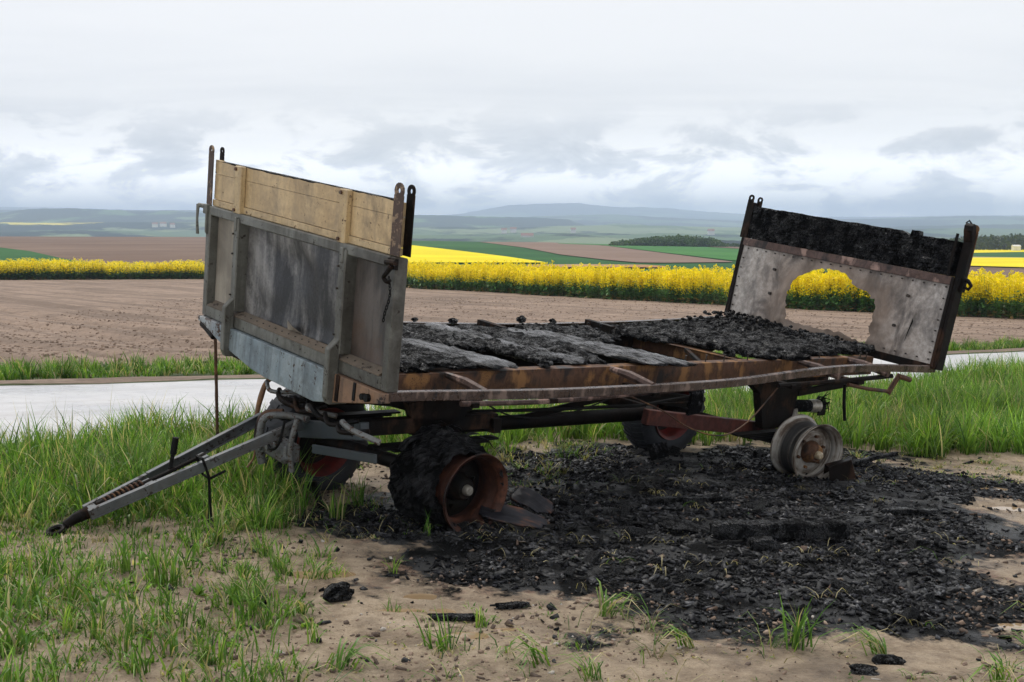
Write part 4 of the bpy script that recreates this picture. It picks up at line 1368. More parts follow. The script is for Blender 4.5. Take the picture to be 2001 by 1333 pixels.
# shredded brake cylinder behind the rear wheel
cy = MB().tube([(3.95, .66, -.42), (4.40, .60, -.43)], .048, 12)
cyl = cy.build('brake_cylinder', M['greychar'], trailer, smooth=True)
MB().tube([(4.401, .60, -.43), (4.50, .585, -.432)], [.05, .052], 12).build('cylinder_end', M['hub_nut'], cyl, smooth=True)
MB().tube([(4.24, .62, -.43), (4.19, .56, -.50), (4.14, .50, -.58)], .03, 8).build('cylinder_arm', M['hub_nut'], cyl, smooth=True)
sv = MB()
for k in range(26):
    a = rr.random() * 6.28; l_ = .04 + .10 * rr.random()
    p = Vector((4.50, .585 + .05 * math.cos(a), -.432 + .05 * math.sin(a)))
    sv.tube([p, p + Vector((l_ * .6, .02 * rr.normal(), .015 * rr.normal())), p + Vector((l_, .04 * rr.normal(), .035 * rr.normal() - .01))], [.008, .006, .002], 4)
sv.box(4.47, 4.56, .55, .56, -.50, -.40)
sv.build('shreds', M['black'], cyl)

# ---- wheels: each axle end is built round the y axis at its hub
RIM = [(.232, -.10), (.236, -.092), (.232, -.082), (.214, -.076), (.207, -.055), (.203, -.03), (.192, -.015), (.186, .02), (.192, .06), (.202, .09), (.208, .12), (.214, .142), (.232, .148), (.236, .158), (.232, .166),
       (.226, .160), (.208, .148), (.200, .12), (.194, .09), (.182, .06), (.177, .02), (.183, -.02), (.196, -.035), (.200, -.055), (.206, -.08), (.224, -.094)]


def wheel(c, yaw, rim_mat, disc_mat, hub_mat, cap_mat, name='wheel', cant=0.0, hubs=True, disc_y=.015):
    w = MB().lathe(RIM, 48, close=True).build(name, rim_mat, trailer, smooth=True, angle=50)
    w.matrix_local = Matrix.Translation(c) @ Matrix.Rotation(yaw, 4, 'Z') @ Matrix.Rotation(cant, 4, 'X')
    d = MB().lathe([(.184, disc_y), (.15, disc_y - .012), (.13, disc_y - .02), (.10, disc_y - .012), (.062, disc_y - .012), (.062, disc_y + .01), (.10, disc_y + .012), (.15, disc_y + .008), (.184, disc_y + .02)], 40)
    d.build('wheel_disc', disc_mat, w, smooth=True)
    if hubs:
        q = disc_y - .015
        h = MB().lathe([(a_, b_ + q) for a_, b_ in [(.0, -.085), (.052, -.085), (.066, -.07), (.074, -.03), (.085, -.012), (.085, .0), (.0, .0)]], 24).build('hub', hub_mat, w, smooth=True)
        MB().lathe([(a_, b_ + q) for a_, b_ in [(.0, -.122), (.022, -.122), (.029, -.113), (.031, -.086), (.0, -.084)]], 16).build('hub_cap', cap_mat, w, smooth=True)
        for k in range(6):
            a = k * math.pi / 3 + .3
            MB().tube([(.118 * math.cos(a), disc_y - .04, .118 * math.sin(a)), (.118 * math.cos(a), disc_y, .118 * math.sin(a))], .012, 6).build('wheel_nut', hub_mat, w)
    return w


# rear, near side: bare rim, tyre burnt away
wr = wheel((3.965, .215, -.655), R(-10), M['rim_white'], M['rim_white'], M['rust'], M['hub_cream'], cant=R(2))
# front, near side: rust brown rim with the collapsed tyre carcass still on its inner half
wf = wheel((.722, .16, -.628), R(3), M['rust_rim'], M['hub_dark'], M['hub_dark'], M['hub_nut'], disc_y=.095)


def carcass(parent):
    n, m_ = 130, 34
    th = np.linspace(0, 2 * math.pi, n, endpoint=False)
    V = np.zeros((n, m_, 3))
    for j in range(m_):
        s = j / (m_ - 1)
        # outer lip on the rim -> over the crown -> inner lip
        y = -.080 + .465 * s
        rb = np.interp(s, [0, .10, .25, .45, .75, .92, 1], [.222, .24, .275, .305, .312, .28, .20])
        left = np.clip(.10 + 1.05 * np.clip(.5 - .62 * np.cos(th + .55), 0, 1), 0, 1)
        rb = .222 + (rb - .222) * left
        lip = .05 * fbm(np.cos(th) * 2, np.sin(th) * 2, 1.2, 3, 3)
        yy = y + .5 * lip * (1 - s) + .02 * fbm(th * 3, th * 0 + s * 7, 1.5, 3, 4) + .085 * (1 - s) * np.clip(np.cos(th - 2.5), 0, 1)
        r_ = rb + .035 * fbm(np.cos(th) * 1.6 + 5, np.sin(th) * 1.6 + s * 1.5, 1.4, 3, 2) + .012 * fbm(np.cos(th) * 3 + s * 14, np.sin(th) * 3 - s * 9, 1.5, 3, 1)
        fold = fbm(th * 2.2 + s * 3.2, th * .3 + s * 1.1, 1.6, 4, 6, .6)
        r_ = r_ - .05 * np.abs(fold) * np.clip(s * 4, 0, 1) * left + .012 * fbm(th * 9 - s * 8, s * 3 + th, 1.3, 3, 3)
        V[:, j, 0] = r_ * np.cos(th); V[:, j, 1] = yy; V[:, j, 2] = r_ * np.sin(th)
    # weight has flattened it on the ground
    low = -.232 + .055 * V[..., 1]
    V[..., 0] = np.where(V[..., 2] < low, V[..., 0] * 1.12, V[..., 0])
    V[..., 2] = np.where(V[..., 2] < low, low + .03 * (V[..., 2] - low), V[..., 2])
    i = np.arange(n)[:, None]; j = np.arange(m_ - 1)[None, :]
    a = i * m_ + j; b = ((i + 1) % n) * m_ + j
    q = np.stack([a, a + 1, b + 1, b], -1).reshape(-1, 4)
    me_ = fast_mesh('tyre', V.reshape(-1, 3), quads=q, smooth=True)
    o = link('tyre', me_, parent, M['burnt_rubber'])
    rg_ = np.random.default_rng(12)
    for k in range(11):          # torn cords and ply strips hanging on the casing
        a0 = R(60) + R(130) * rg_.random(); y0_ = .02 + .30 * rg_.random(); ln_ = .25 + .5 * rg_.random(); w_ = .006 + .028 * rg_.random() ** 2
        rows_ = []
        for i_ in range(12):
            t_ = i_ / 11; an_ = a0 - ln_ * t_; rr2 = .316 + .008 * math.sin(9 * t_ + k) - .05 * max(0, math.cos(an_)) ** 2
            rows_ += [(rr2 * math.cos(an_), y0_ - .10 * t_ - w_, rr2 * math.sin(an_)), (rr2 * math.cos(an_) * 1.01, y0_ - .10 * t_ + w_, rr2 * math.sin(an_) * 1.01)]
        MB().add(rows_, [(2 * i_, 2 * i_ + 1, 2 * i_ + 3, 2 * i_ + 2) for i_ in range(11)]).build('ply_strip', M['burnt_rubber'], parent, smooth=True)
    so = o.modifiers.new('thick', 'SOLIDIFY'); so.thickness = .014
    return tag(o, 'collapsed charred tyre carcass')


carcass(wf)
def tyre(parent, mat, r=.385, w=.27):
    prof = [(.212, -w * .40), (.26, -w * .49), (.31, -w * .5), (.352, -w * .46), (.374, -w * .40), (r - .003, -w * .25), (r, 0), (r - .003, w * .25), (.374, w * .40), (.352, w * .46), (.31, w * .5), (.26, w * .49), (.212, w * .40)]
    t_ = MB().lathe([(a, b + .03) for a, b in prof], 56).build('tyre', mat, parent, smooth=True)
    tb = MB()
    for k in range(30):
        for s in (-1, 1):
            a = 2 * math.pi * (k + (.5 if s > 0 else 0)) / 30
            vs2 = []
            for rr_ in (r - .012, r + .007):
                for (dy, da) in ((.006, -.05), (.006, .05), (.066, .075), (.118, .11), (.118, .02), (.060, -.02)):
                    an = a + da; y = s * dy + .03
                    q = rr_ - (.014 if dy > .1 else 0)
                    vs2.append((q * math.cos(an), y, q * math.sin(an)))
            tb.add(vs2, [(0, 1, 2, 3, 4, 5), (11, 10, 9, 8, 7, 6)] + [(i, i + 6, (i + 1) % 6 + 6, (i + 1) % 6) for i in range(6)])
    tb.build('tread_block', mat, parent)
    return t_


wq = wheel((.73, 1.84, -.775), R(186), M['red_rim'], M['hub_dark'], M['hub_dark'], M['black'])
tyre(wq, M['rubber'])
wz = wheel((4.06, 1.80, -.735), R(180), M['red_rim'], M['hub_dark'], M['hub_dark'], M['black'])
tyre(wz, M['rubber'])

# ---- front bogie: turntable, axle, springs, fittings
MB().tube([(.70, .40, -.615), (.68, 1.65, -.73)], .045, 12).build('front_axle', M['rust_dark'], trailer, smooth=True)
MB().lathe([(.42, -.02), (.47, -.02), (.47, .02), (.42, .02)], 40, close=True).build('turntable_ring', M['black'], trailer).matrix_local = Matrix.Translation((.70, 1.05, -.235)) @ Matrix.Rotation(R(90), 4, 'X')
MB().box(.22, 1.18, .62, 1.48, -.21, -.14).build('turntable_plate', M['rust_dark'], trailer, bevel=.004)
MB().beam((.18, .42, -.325), (.20, 1.10, -.495), .06, .10).build('bogie_beam', M['bluegrey_dark'], trailer, bevel=.005)
MB().beam((1.15, .45, -.36), (1.12, 1.62, -.47), .06, .09).build('bogie_beam', M['rust_dark'], trailer, bevel=.005)
for y in (.52, 1.55):
    z = -.33 - (y - .5) * .10
    MB().beam((.15 if y < 1 else .45, y, z), (1.18, y, z - .01), .06, .09).build('bogie_side', M['rust_dark'], trailer, bevel=.004)
    MB().prism_y([(.50, -.20), (1.02, -.14), (1.10, -.17), (.86, -.34), (.80, -.42), (.60, -.42), (.56, -.34)], y - .03, y + .03).build('bolster', M['rust_dark'], trailer, bevel=.004)
    for k in range(4):
        MB().box(.30 + .07 * k, 1.2 - .07 * k, y - .035, y + .035, z - .125 - .014 * k, z - .113 - .014 * k).build('leaf_spring', M['black'], trailer)
MB().beam((.10, .80, -.525), (.16, .26, -.435), .02, .05).build('steering_link', M['bluegrey_dark'], trailer, bevel=.003)
# brake valve cluster
vx, vy, vz = .06, 1.10, -.60
va = MB().box(vx - .05, vx + .06, vy - .14, vy + .10, vz - .06, vz + .05)
va = va.build('brake_valve', M['valve'], trailer, bevel=.012)
for (dx, dy, dz, r_, l_, n_) in ((-.06, .02, .0, .036, .05, 8), (-.055, -.08, .01, .026, .05, 8), (-.06, .11, -.02, .042, .05, 10), (-.05, -.13, -.03, .024, .05, 6), (-.055, .06, .055, .026, .04, 8), (-.055, -.03, .06, .024, .04, 8)):
    MB().tube([(vx + dx, vy + dy, vz + dz), (vx + dx + l_, vy + dy, vz + dz)], [r_ * .8, r_], n_).tube([(vx + dx - .02, vy + dy, vz + dz), (vx + dx, vy + dy, vz + dz)], r_ * .55, 6).build('valve_port', M['valve'], va, smooth=True)
MB().tube([(vx - .06, vy + .27, vz - .06), (vx - .03, vy + .12, vz - .03)], .018, 8).build('valve_stub', M['rust'], va, smooth=True)
MB().tube(*bend([(vx - .03, vy + .13, vz - .13), (vx - .05, vy + .15, vz - .02), (vx - .05, vy + .14, vz + .12), (vx - .02, vy + .11, vz + .165), (vx + .05, vy + .02, vz + .185), (vx + .10, vy - .12, vz + .195)], [.026, .026, .022, .021, .021, .021]), 10).build('air_hose', M['valve'], va, smooth=True)
MB().tube(*bend([(vx - .02, vy + .20, vz - .10), (vx - .04, vy + .21, vz + .02), (vx - .02, vy + .19, vz + .15), (vx + .06, vy + .10, vz + .19)], .018), 8).build('air_hose', M['rust'], va, smooth=True)
MB().tube(*bend([(vx + .0, vy - .17, vz + .22), (vx - .02, vy - .15, vz + .05), (vx, vy - .16, vz - .10)], .017), 8).build('air_hose', M['valve'], va, smooth=True)
MB().tube(*bend([(vx - .06, vy + .05, vz + .03), (vx - .085, vy - .05, vz + .01), (vx - .08, vy - .12, vz + .06), (vx - .06, vy - .13, vz + .20)], .008), 6).build('thin_pipe', M['black'], va, smooth=True)
for k in range(9):
    y0 = 1.25 - .11 * k
    MB().tube(*bend([(.02 + .03 * math.sin(k * 2.1), y0, -.235 - .06 * ((k * 37) % 5) / 5), (.0, y0 - .10, -.27 - .05 * ((k * 13) % 4) / 4), (.10, y0 - .22, -.25 - .03 * (k % 3))], .013 + .006 * ((k * 7) % 3) / 3), 7).build('burnt_hose', M['rust_dark'] if k % 4 else M['valve'], trailer, smooth=True)
# brown hose that droops from the bed past the far tyre
MB().tube(*bend([(.25, 1.56, -.29), (.22, 1.60, -.33), (.19, 1.60, -.42), (.17, 1.595, -.53), (.16, 1.57, -.66), (.14, 1.53, -.78), (.10, 1.53, -.85)], [.014, .016, .019, .015, .010, .007, .006]), 8).build('brake_hose', M['copper'], trailer, smooth=True)
MB().tube(*bend([(.30, 1.44, -.25), (.26, 1.52, -.26), (.24, 1.57, -.29), (.28, 1.50, -.30), (.25, 1.46, -.29)], .014), 8).build('hose_coupling', M['galv_dirt'], trailer, smooth=True)

# ---- drawbar, an A frame that comes to one coupling resting in the grass
tipw = Vector((-2.40, 6.60, .055 + float(land(-2.4, 6.60))))
tip = loc(tipw)
rn = Vector((.06, 1.025, -.47)); rf_ = Vector((.08, 1.36, -.485))
ax = (tip - (rn + rf_) / 2).normalized()
side = (rf_ - rn); side = (side - ax * side.dot(ax)).normalized()
upv = side.cross(ax)
if upv.z < 0: upv = -upv


def channel(p0, p1, w, h, name, parent, flip=1):
    """rolled channel: web with two flanges"""
    p0, p1 = Vector(p0), Vector(p1)
    d = (p1 - p0).normalized(); s = d.cross(upv).normalized(); u = s.cross(d)
    mb = MB()
    mb.beam(p0 + u * (h / 2), p1 + u * (h / 2), w, .008, u)
    mb.beam(p0 - u * (h / 2), p1 - u * (h / 2), w, .008, u)
    mb.beam(p0 + s * flip * (w / 2 - .004), p1 + s * flip * (w / 2 - .004), .008, h - .009, u)
    return mb.build(name, M['drawbar'], parent, bevel=.0015)


M['drawbar'] = m_paint('worn_blue_grey_drawbar', (.075, .083, .088), (.125, .135, .138), (.055, .04, .032), .56, .38, .3, dirt=(.09, .075, .065))
mid = rn.lerp(tip, .63); midf = rf_.lerp(tip, .60)
coup = tip - ax * .13
draw = channel(rn, coup - side * .042, .034, .05, 'drawbar', trailer, -1)
channel(rf_, midf + side * .012, .034, .056, 'drawbar_arm', draw, 1)
channel(midf + side * .012 + ax * .004, coup + side * .042, .032, .05, 'drawbar_cheek', draw, 1)
MB().beam(rn - ax * .085 , rn + ax * .02, .045, .066, upv).build('drawbar_lug', M['drawbar'], draw, bevel=.004)
MB().beam(coup - ax * .03 - side * .06, coup - ax * .03 + side * .058, .06, .052, upv).build('coupling_head', M['drawbar'], draw, bevel=.008)
for a, b in ((.36, .37), (.70, .71)):
    c_ = coup - ax * (a * 1.0)
    MB().beam(c_ - side * .045, c_ + side * .045, .05, .03, upv).build('cross_plate', M['drawbar'], draw, bevel=.004)
# coil spring and its rod between the cheeks
sp = MB()
L0, L1 = coup - ax * .10 + upv * .012, coup - ax * .34 + upv * .012
turns, hp = 9, []
for k in range(turns * 10 + 1):
    s = k / (turns * 10); an = 2 * math.pi * turns * s
    hp.append(L0.lerp(L1, s) + side * (.026 * math.cos(an)) + upv * (.026 * math.sin(an)))
sp.tube(hp, .0055, 6)
sp.build('coil_spring', M['rust'], draw, smooth=True)
MB().tube([coup - ax * .02 + upv * .012, coup - ax * .72 + upv * .012], .013, 8).build('draw_rod', M['rust_dark'], draw, smooth=True)
MB().tube([coup - ax * .06 + upv * .012, coup - ax * .10 + upv * .012], .024, 10).build('spring_cup', M['rust_dark'], draw, smooth=True)
# nose with the towing eye, dug into the grass
MB().tube([coup - ax * .01, coup + ax * .07, coup + ax * .13 - upv * .012], [.036, .03, .024], 12).build('coupling_nose', M['rust_dark'], draw, smooth=True)
eye = []
for k in range(17):
    a = 2 * math.pi * k / 16
    eye.append(coup + ax * (.185 + .045 * math.cos(a)) - upv * .018 + side * (.045 * math.sin(a)))
MB().tube(eye, .016, 8, cap=False).build('towing_eye', M['rust_dark'], draw, smooth=True)
# peg standing up from the drawbar and the clamp that holds the prop rod
pg = coup - ax * .50 + side * .02
MB().tube([pg + Vector((0, 0, .01)), pg + Vector((.01, .0, .10)), pg + Vector((.012, 0, .105)), pg + Vector((.02, .0, .20))], [.012, .012, .019, .019], 8).build('hand_peg', M['black'], draw, smooth=True)
cl_p = rn.lerp(coup - side * .052, .45)
loop = [cl_p - side * .045 + upv * .06, cl_p + side * .04 + upv * .06, cl_p + side * .045 - upv * .06, cl_p - side * .05 - upv * .065]
MB().tube(loop + [loop[0]], .008, 6).tube([cl_p - side * .045 - upv * .065 - ax * .0, cl_p - side * .045 - upv * .065 - ax * .10], .008, 6).build('clamp', M['black'], draw)
dn = TRI.to_3x3() @ Vector((0, 0, -1))
pr0 = cl_p - side * .045 - upv * .06
MB().tube([pr0, pr0 + dn * .12, pr0 + dn * .24], [.008, .008, .014], 6).tube([pr0 + dn * .24, pr0 + dn * .34], .018, 6).build('prop_rod', M['black'], draw)

# ---- charred deck planks, one by one
rp = np.random.default_rng(21)


def plank(xc, w, y0, y1, z, th, mat, seed, skew=0.0, lump=1.0, tilt=0.0, name='deck_plank'):
    n = max(14, int((y1 - y0) / .022)); k = 20
    ys = np.linspace(y0, y1, n)
    a = np.linspace(0, 2 * math.pi, k, endpoint=False)
    ca_, sa_ = np.cos(a), np.sin(a)
    cxx = np.sign(ca_) * np.abs(ca_) ** .55 * w / 2; czz = np.sign(sa_) * np.abs(sa_) ** .6 * th / 2
    Yg_, Ag = np.meshgrid(ys, np.arange(k), indexing='ij')
    e = np.minimum(Yg_ - y0, y1 - Yg_)
    endf = np.clip(e / .10, 0, 1) ** .6
    prof = .75 + .25 * endf
    X = xc + skew * (Yg_ - (y0 + y1) / 2) + cxx[None, :] * prof * (1 + lump * .42 * fbm(Yg_ + seed, Ag * .0 + np.sign(ca_)[None, :] * 5, 4.2, 4, seed % 5))
    zf = float(np.interp(xc, [.05, 1.49, 2.1, 2.78, 3.9, 5.04], [-.015, -.055, -.068, -.075, -.058, -.015]))
    Z = z + (zf - .010 - z) * np.clip((Yg_ - .4) / 1.62, -.2, 1.1) + czz[None, :] * (.35 + .65 * endf) * (1 + lump * .7 * fbm(Yg_ + seed * 2, ca_[None, :] * 2.2, 7, 4, seed % 6))
    Z = Z + lump * (.022 * fbm(X * 2.2, Yg_, 7, 4, 2) + .016 * fbm(X, Yg_, 19, 3, 5)) * (sa_[None, :] > -.2) + .012 * lump * fbm(X, Yg_, 34, 2, (seed + 3) % 7)
    Y2 = Yg_ + .09 * np.where(e < .07, 1, 0) * np.where(Yg_ < (y0 + y1) / 2, -1, 1) * vnoise(ca_[None, :] * 3.5 + seed + Yg_ * 0, sa_[None, :] * 2 + seed, 1.7, 3)
    V = np.stack([X, Y2, Z], -1).reshape(-1, 3)
    i = np.arange(n - 1)[:, None]; j = np.arange(k)[None, :]
    A = i * k + j; B = i * k + (j + 1) % k
    q = np.stack([A, B, B + k, A + k], -1).reshape(-1, 4)
    c0, c1 = len(V), len(V) + 1
    V = np.concatenate([V, [[xc, y0 - .004, float(Z[0].mean())], [xc, y1 + .004, float(Z[-1].mean())]]])
    tr = np.concatenate([np.stack([np.full(k, c0), (np.arange(k) + 1) % k, np.arange(k)], -1), np.stack([np.full(k, c1), (n - 1) * k + np.arange(k), (n - 1) * k + (np.arange(k) + 1) % k], -1)])
    me_ = fast_mesh(name, V, tris=tr, quads=q, smooth=True)
    return link(name, me_, trailer, mat)


CH, AW, CF = M['char'], M['ashwood_sheen'], M['char_fine']
PL = [  # x, width, near end, far end, height, thickness, material, skew, lump
    (.11, .17, .42, 2.03, .030, .055, CH, 0, 1.2), (.285, .175, .40, 2.03, .034, .06, CH, .01, 1.3), (.46, .17, .36, 2.03, .03, .06, CH, .0, 1.4),
    (.635, .17, .40, 1.05, .038, .06, CH, .0, 1.3), (.64, .17, 1.22, 2.03, .022, .05, CH, .01, 1.3), (.81, .175, .38, 1.20, .040, .055, CF, .0, .9), (.81, .16, 1.30, 2.02, .02, .055, CH, 0, 1.4),
    (1.0, .215, .28, 1.28, .048, .045, AW, .0, .45), (1.0, .16, 1.36, 2.03, .02, .055, CH, 0, 1.4), (1.19, .16, 1.16, 2.03, .024, .06, CH, .02, 1.3), (1.37, .17, 1.02, 2.03, .022, .06, CH, 0, 1.3),
    (1.55, .17, .50, 2.02, .028, .055, CH, .0, 1.1), (1.73, .175, .42, 2.02, .030, .05, AW, .01, .8), (1.91, .17, .44, 1.98, .03, .055, CH, 0, 1.2), (2.09, .16, .72, 2.02, .022, .055, CF, .0, 1.1),
    (2.26, .19, .20, 2.0, .044, .05, AW, .0, .6), (2.45, .165, .17, 1.80, .044, .048, AW, .01, .55), (2.62, .15, 1.22, 2.02, .02, .06, CH, .0, 1.3), (2.80, .17, 1.27, 2.03, .02, .06, CH, .0, 1.3),
    (2.98, .16, 1.40, 2.02, .02, .05, CH, 0, 1.2), (3.17, .15, 1.74, 2.02, .02, .05, CH, 0, 1.2), (3.36, .13, 1.20, 1.98, .025, .05, CH, .02, 1.4),
    (3.55, .105, .33, 1.96, .038, .06, CH, .0, 1.2), (3.705, .105, .17, 2.0, .044, .065, CH, .0, 1.0), (3.90, .085, .44, 2.02, .042, .07, CF, .0, .7), (4.05, .08, .46, 2.02, .036, .06, CF, .0, .7),
    (4.20, .10, .44, 2.02, .036, .06, CH, .0, 1.0), (4.36, .14, .42, 2.03, .034, .06, CH, .0, 1.2), (4.53, .16, .42, 2.03, .036, .065, CH, .0, 1.4), (4.70, .16, .46, 2.03, .036, .07, CH, .0, 1.5), (4.88, .16, .46, 2.03, .036, .07, CH, 0, 1.5)]
for i, (x, w, a, b, z, th, mt, sk, lu) in enumerate(PL):
    sag = -.045 * math.sin(math.pi * min(max(x / LEN, 0), 1)) * .25
    plank(x, w * (1.1 if x < 3.5 else 1), a, b, z - .006 + sag * .3 + .006 * math.sin(i * 2.3), th * .8, mt, i * 3 + 1, sk, lu * 1.1)


def lump_mesh(name, r, seed, sub=2, sq=(1, 1, 1), block=.0):
    bm = bmesh.new()
    bmesh.ops.create_icosphere(bm, subdivisions=sub, radius=1)
    for v in bm.verts:
        c = v.co
        f_ = 1 + .55 * float(fbm(c.x * 1.3 + seed, c.y * 1.3 + c.z * 1.7 + seed * 2, 1.4, 3, seed % 5))
        if block:
            mx = max(abs(c.x), abs(c.y), abs(c.z)); f_ *= (1 - block) + block / mx
        v.co = Vector((c.x * sq[0], c.y * sq[1], c.z * sq[2])) * f_ * r
    me_ = bpy.data.meshes.new(name)
    bm.to_mesh(me_); bm.free()
    return me_


# rubble of burnt load heaped on the deck before the rear board: part of what is left of the deck
V, T = [], []
lm = [lump_mesh('lump', 1.0, s, 1, (1, .85, .7)) for s in range(5)]
lv = [np.array([v.co[:] for v in m_.vertices]) for m_ in lm]; lf = [np.array([p.vertices[:] for p in m_.polygons]) for m_ in lm]
nb_ = 0
for k in range(560):
    if k < 400:
        x = 5.0 - abs(rp.normal()) * .30; y = .42 + rp.random() * 1.62
        x = min(x, 5.02)
        z = .03 - .03 * (y - .4) / 1.6 * (x < 4.6) + .03 * max(0, 1 - (5.05 - x) / .55) * rp.random()
        r_ = .009 + .020 * rp.random() ** 1.6
    else:
        x = .1 + rp.random() * 4.6; y = .45 + rp.random() * 1.58
        if 2.6 < x < 3.5 and y < 1.3 or .5 < x < 1.5 and .9 < y < 1.3: continue
        z = .035 - .085 * (y - .4) / 1.6; r_ = .006 + .014 * rp.random()
    q = int(rp.integers(5)); an = rp.random() * 6.28
    rot = np.array([[math.cos(an), -math.sin(an), 0], [math.sin(an), math.cos(an), 0], [0, 0, 1]])
    v = (lv[q] * r_) @ rot.T + (x, y, z)
    V.append(v); T.append(lf[q] + nb_); nb_ += len(v)
me = fast_mesh('burnt_rubble', np.concatenate(V), tris=np.concatenate(T))
tag(link('burnt_rubble', me, trailer, M['char_fine']), kind='stuff')
for (x, y, z, r_, s) in ((.38, 1.42, .03, .075, 3), (1.42, .40, .03, .045, 4), (3.26, .52, .03, .045, 2), (1.95, 2.03, -.035, .035, 1), (3.40, .50, .03, .04, 5), (2.62, 2.05, -.03, .04, 7), (2.95, 2.06, -.045, .03, 6), (1.62, 2.05, -.03, .025, 8)):
    o = link('charred_lump', lump_mesh('charred_lump', r_, s, 3, (1, .9, .65)), trailer, M['char'])
    o.location = (x, y, z)
# nails that still stand in the beams
nl = None
for x in (2.66, 2.86, 3.05, 3.30, 4.13, 4.60, 4.52):
    mb = MB().tube([(0, 0, 0), (.003, 0, .045)], .0045, 5).tube([(.003, 0, .045), (.003, 0, .05)], .009, 6)
    if nl is None:
        nl = mb.build('nail', M['nail'], trailer); nl.location = (x, .39, .004)
    else:
        o = nl.copy(); col.objects.link(o); o.location = (x, .385 if x < 4.5 else .30, .004)
for x, y in ((3.05, 1.71), (2.7, 1.71), (3.3, 1.71)):
    o = nl.copy(); col.objects.link(o); o.location = (x, y, -.086)
# ------------------------------------------------------------------ loose things on the ground
def put(o, x, y, dz=0.0, rz=0.0, tilt=(0, 0)):
    o.location = (x, y, hz(x, y) + dz)
    o.rotation_euler = (tilt[0], tilt[1], rz)
    return o


# steel stake stuck upright in the grass under the far front corner
sk = MB()
pts_ = [(0.0006 * math.sin(k * 1.7), .0006 * math.cos(k * 2.1), -.1 + k * .062) for k in range(20)]
sk.tube(pts_, [.0105 + .0012 * (k % 2) for k in range(20)], 8).tube([(0, 0, 1.08), (0, 0, 1.13)], .0135, 8).tube([(0, 0, 1.13), (-.003, 0, 1.155)], .007, 6)
stake = sk.build('steel_stake', M['rust'], None, smooth=True)
put(stake, -1.965, 8.27, -.03)
tag(stake, 'thin rusty ribbed steel rod standing upright in grass below the front board corner', 'rod')


fp = MB().tube(*bend([(-1.40, 8.55, .10), (-1.33, 8.25, .05), (-1.24, 7.85, .03), (-1.16, 7.50, .025)], .022, 6), 8)
fp = fp.build('black_pipe', M['black'], None, smooth=True)
tag(fp, 'black pipe lying in the grass under the brake valves', 'pipe')


def char_beam(name, length, w, h, seed, mat):
    n, k = 40, 16
    xs = np.linspace(0, length, n)
    a = np.linspace(0, 2 * math.pi, k, endpoint=False)
    cy_ = np.sign(np.cos(a)) * np.abs(np.cos(a)) ** .3 * w / 2; cz_ = np.sign(np.sin(a)) * np.abs(np.sin(a)) ** .3 * h / 2
    Xg_, _ = np.meshgrid(xs, a, indexing='ij')
    e = np.clip(np.minimum(Xg_, length - Xg_) / (.04), 0, 1)
    Y_ = cy_[None, :] * (.82 + .18 * e) * (1 + .22 * fbm(Xg_ * 2 + seed, cz_[None, :] * 30, 4, 3, seed % 5))
    Z_ = cz_[None, :] * (.82 + .18 * e) * (1 + .22 * fbm(Xg_ * 2 + seed, cy_[None, :] * 30, 4, 3, (seed + 1) % 5)) + .006 * fbm(Xg_, Y_, 30, 3, 2)
    X_ = Xg_ + .05 * (1 - e) * vnoise(cy_[None, :] * 60 + Xg_ * 0, cz_[None, :] * 60 + seed, 1, 3)
    V_ = np.stack([X_, Y_, Z_], -1).reshape(-1, 3)
    i = np.arange(n - 1)[:, None]; j = np.arange(k)[None, :]
    A = i * k + j; B = i * k + (j + 1) % k
    q = np.stack([A, B, B + k, A + k], -1).reshape(-1, 4)
    m_ = len(V_)
    V_ = np.concatenate([V_, [[0, 0, 0], [length, 0, 0]]])
    tr = np.concatenate([np.stack([np.full(k, m_), (np.arange(k) + 1) % k, np.arange(k)], -1), np.stack([np.full(k, m_ + 1), (n - 1) * k + np.arange(k), (n - 1) * k + (np.arange(k) + 1) % k], -1)])
    return link(name, fast_mesh(name, V_, tris=tr, quads=q, smooth=False), None, mat)


o = put(char_beam('charred_beam', .76, .10, .095, 3, M['char']), 1.10, 6.80, .06, R(2))
tag(o, 'long black charred timber lying flat in the burnt debris', 'timber')
o = put(char_beam('charred_block', .13, .09, .07, 5, M['char']), 1.29, 6.62, .03, R(10))
tag(o, 'short cracked charcoal block leaning on the long charred timber', 'charcoal')
o = put(char_beam('charred_stick', .22, .035, .026, 6, M['char_fine']), -.345, 5.24, .012, R(-3))
tag(o, 'thin charred stick on bare sand beside the round puddles', 'charcoal')
o = put(char_beam('charred_stick', .14, .035, .026, 8, M['char_fine']), -.06, 5.42, .012, R(14))
tag(o, 'short charred stick lying just behind the thin one on bare sand', 'charcoal')
o = put(char_beam('charred_wood', .42, .05, .03, 9, M['char_fine']), 2.62, 9.60, .03, R(14), (0, R(-9)))
tag(o, 'charred slat sticking up from the debris right of the rear rim', 'charcoal')
o = put(char_beam('charred_wood', .34, .08, .03, 11, M['char']), 2.32, 7.75, .03, R(-4))
tag(o, 'flat charred slat low in the debris at the right', 'charcoal')
o = put(char_beam('charred_wood', .55, .06, .03, 13, M['char']), .86, 7.90, .03, R(3))
tag(o, 'long charred slat in the debris in front of the far rear tyre', 'charcoal')
for (x, y, r_, s, sq, lab) in ((-.775, 5.49, .062, 2, (.85, 1.1, .8), 'fist-sized cracked black lump on sand, larger of two at the left'), (-1.12, 5.44, .042, 4, (1.2, .8, .6), 'small round black lump on sand among the left grass tufts'),
                               (1.36, 4.72, .055, 6, (1.1, 1, .35), 'flat black disc of melted residue at the bottom right edge'), (1.50, 4.84, .045, 3, (1.3, .8, .5), 'black clinker just behind the flat disc at the bottom right')):
    o = put(link('charred_lump', lump_mesh('charred_lump', r_, s, 3, sq), None, M['char']), x, y, r_ * sq[2] * .55, s)
    tag(o, lab, 'charcoal')


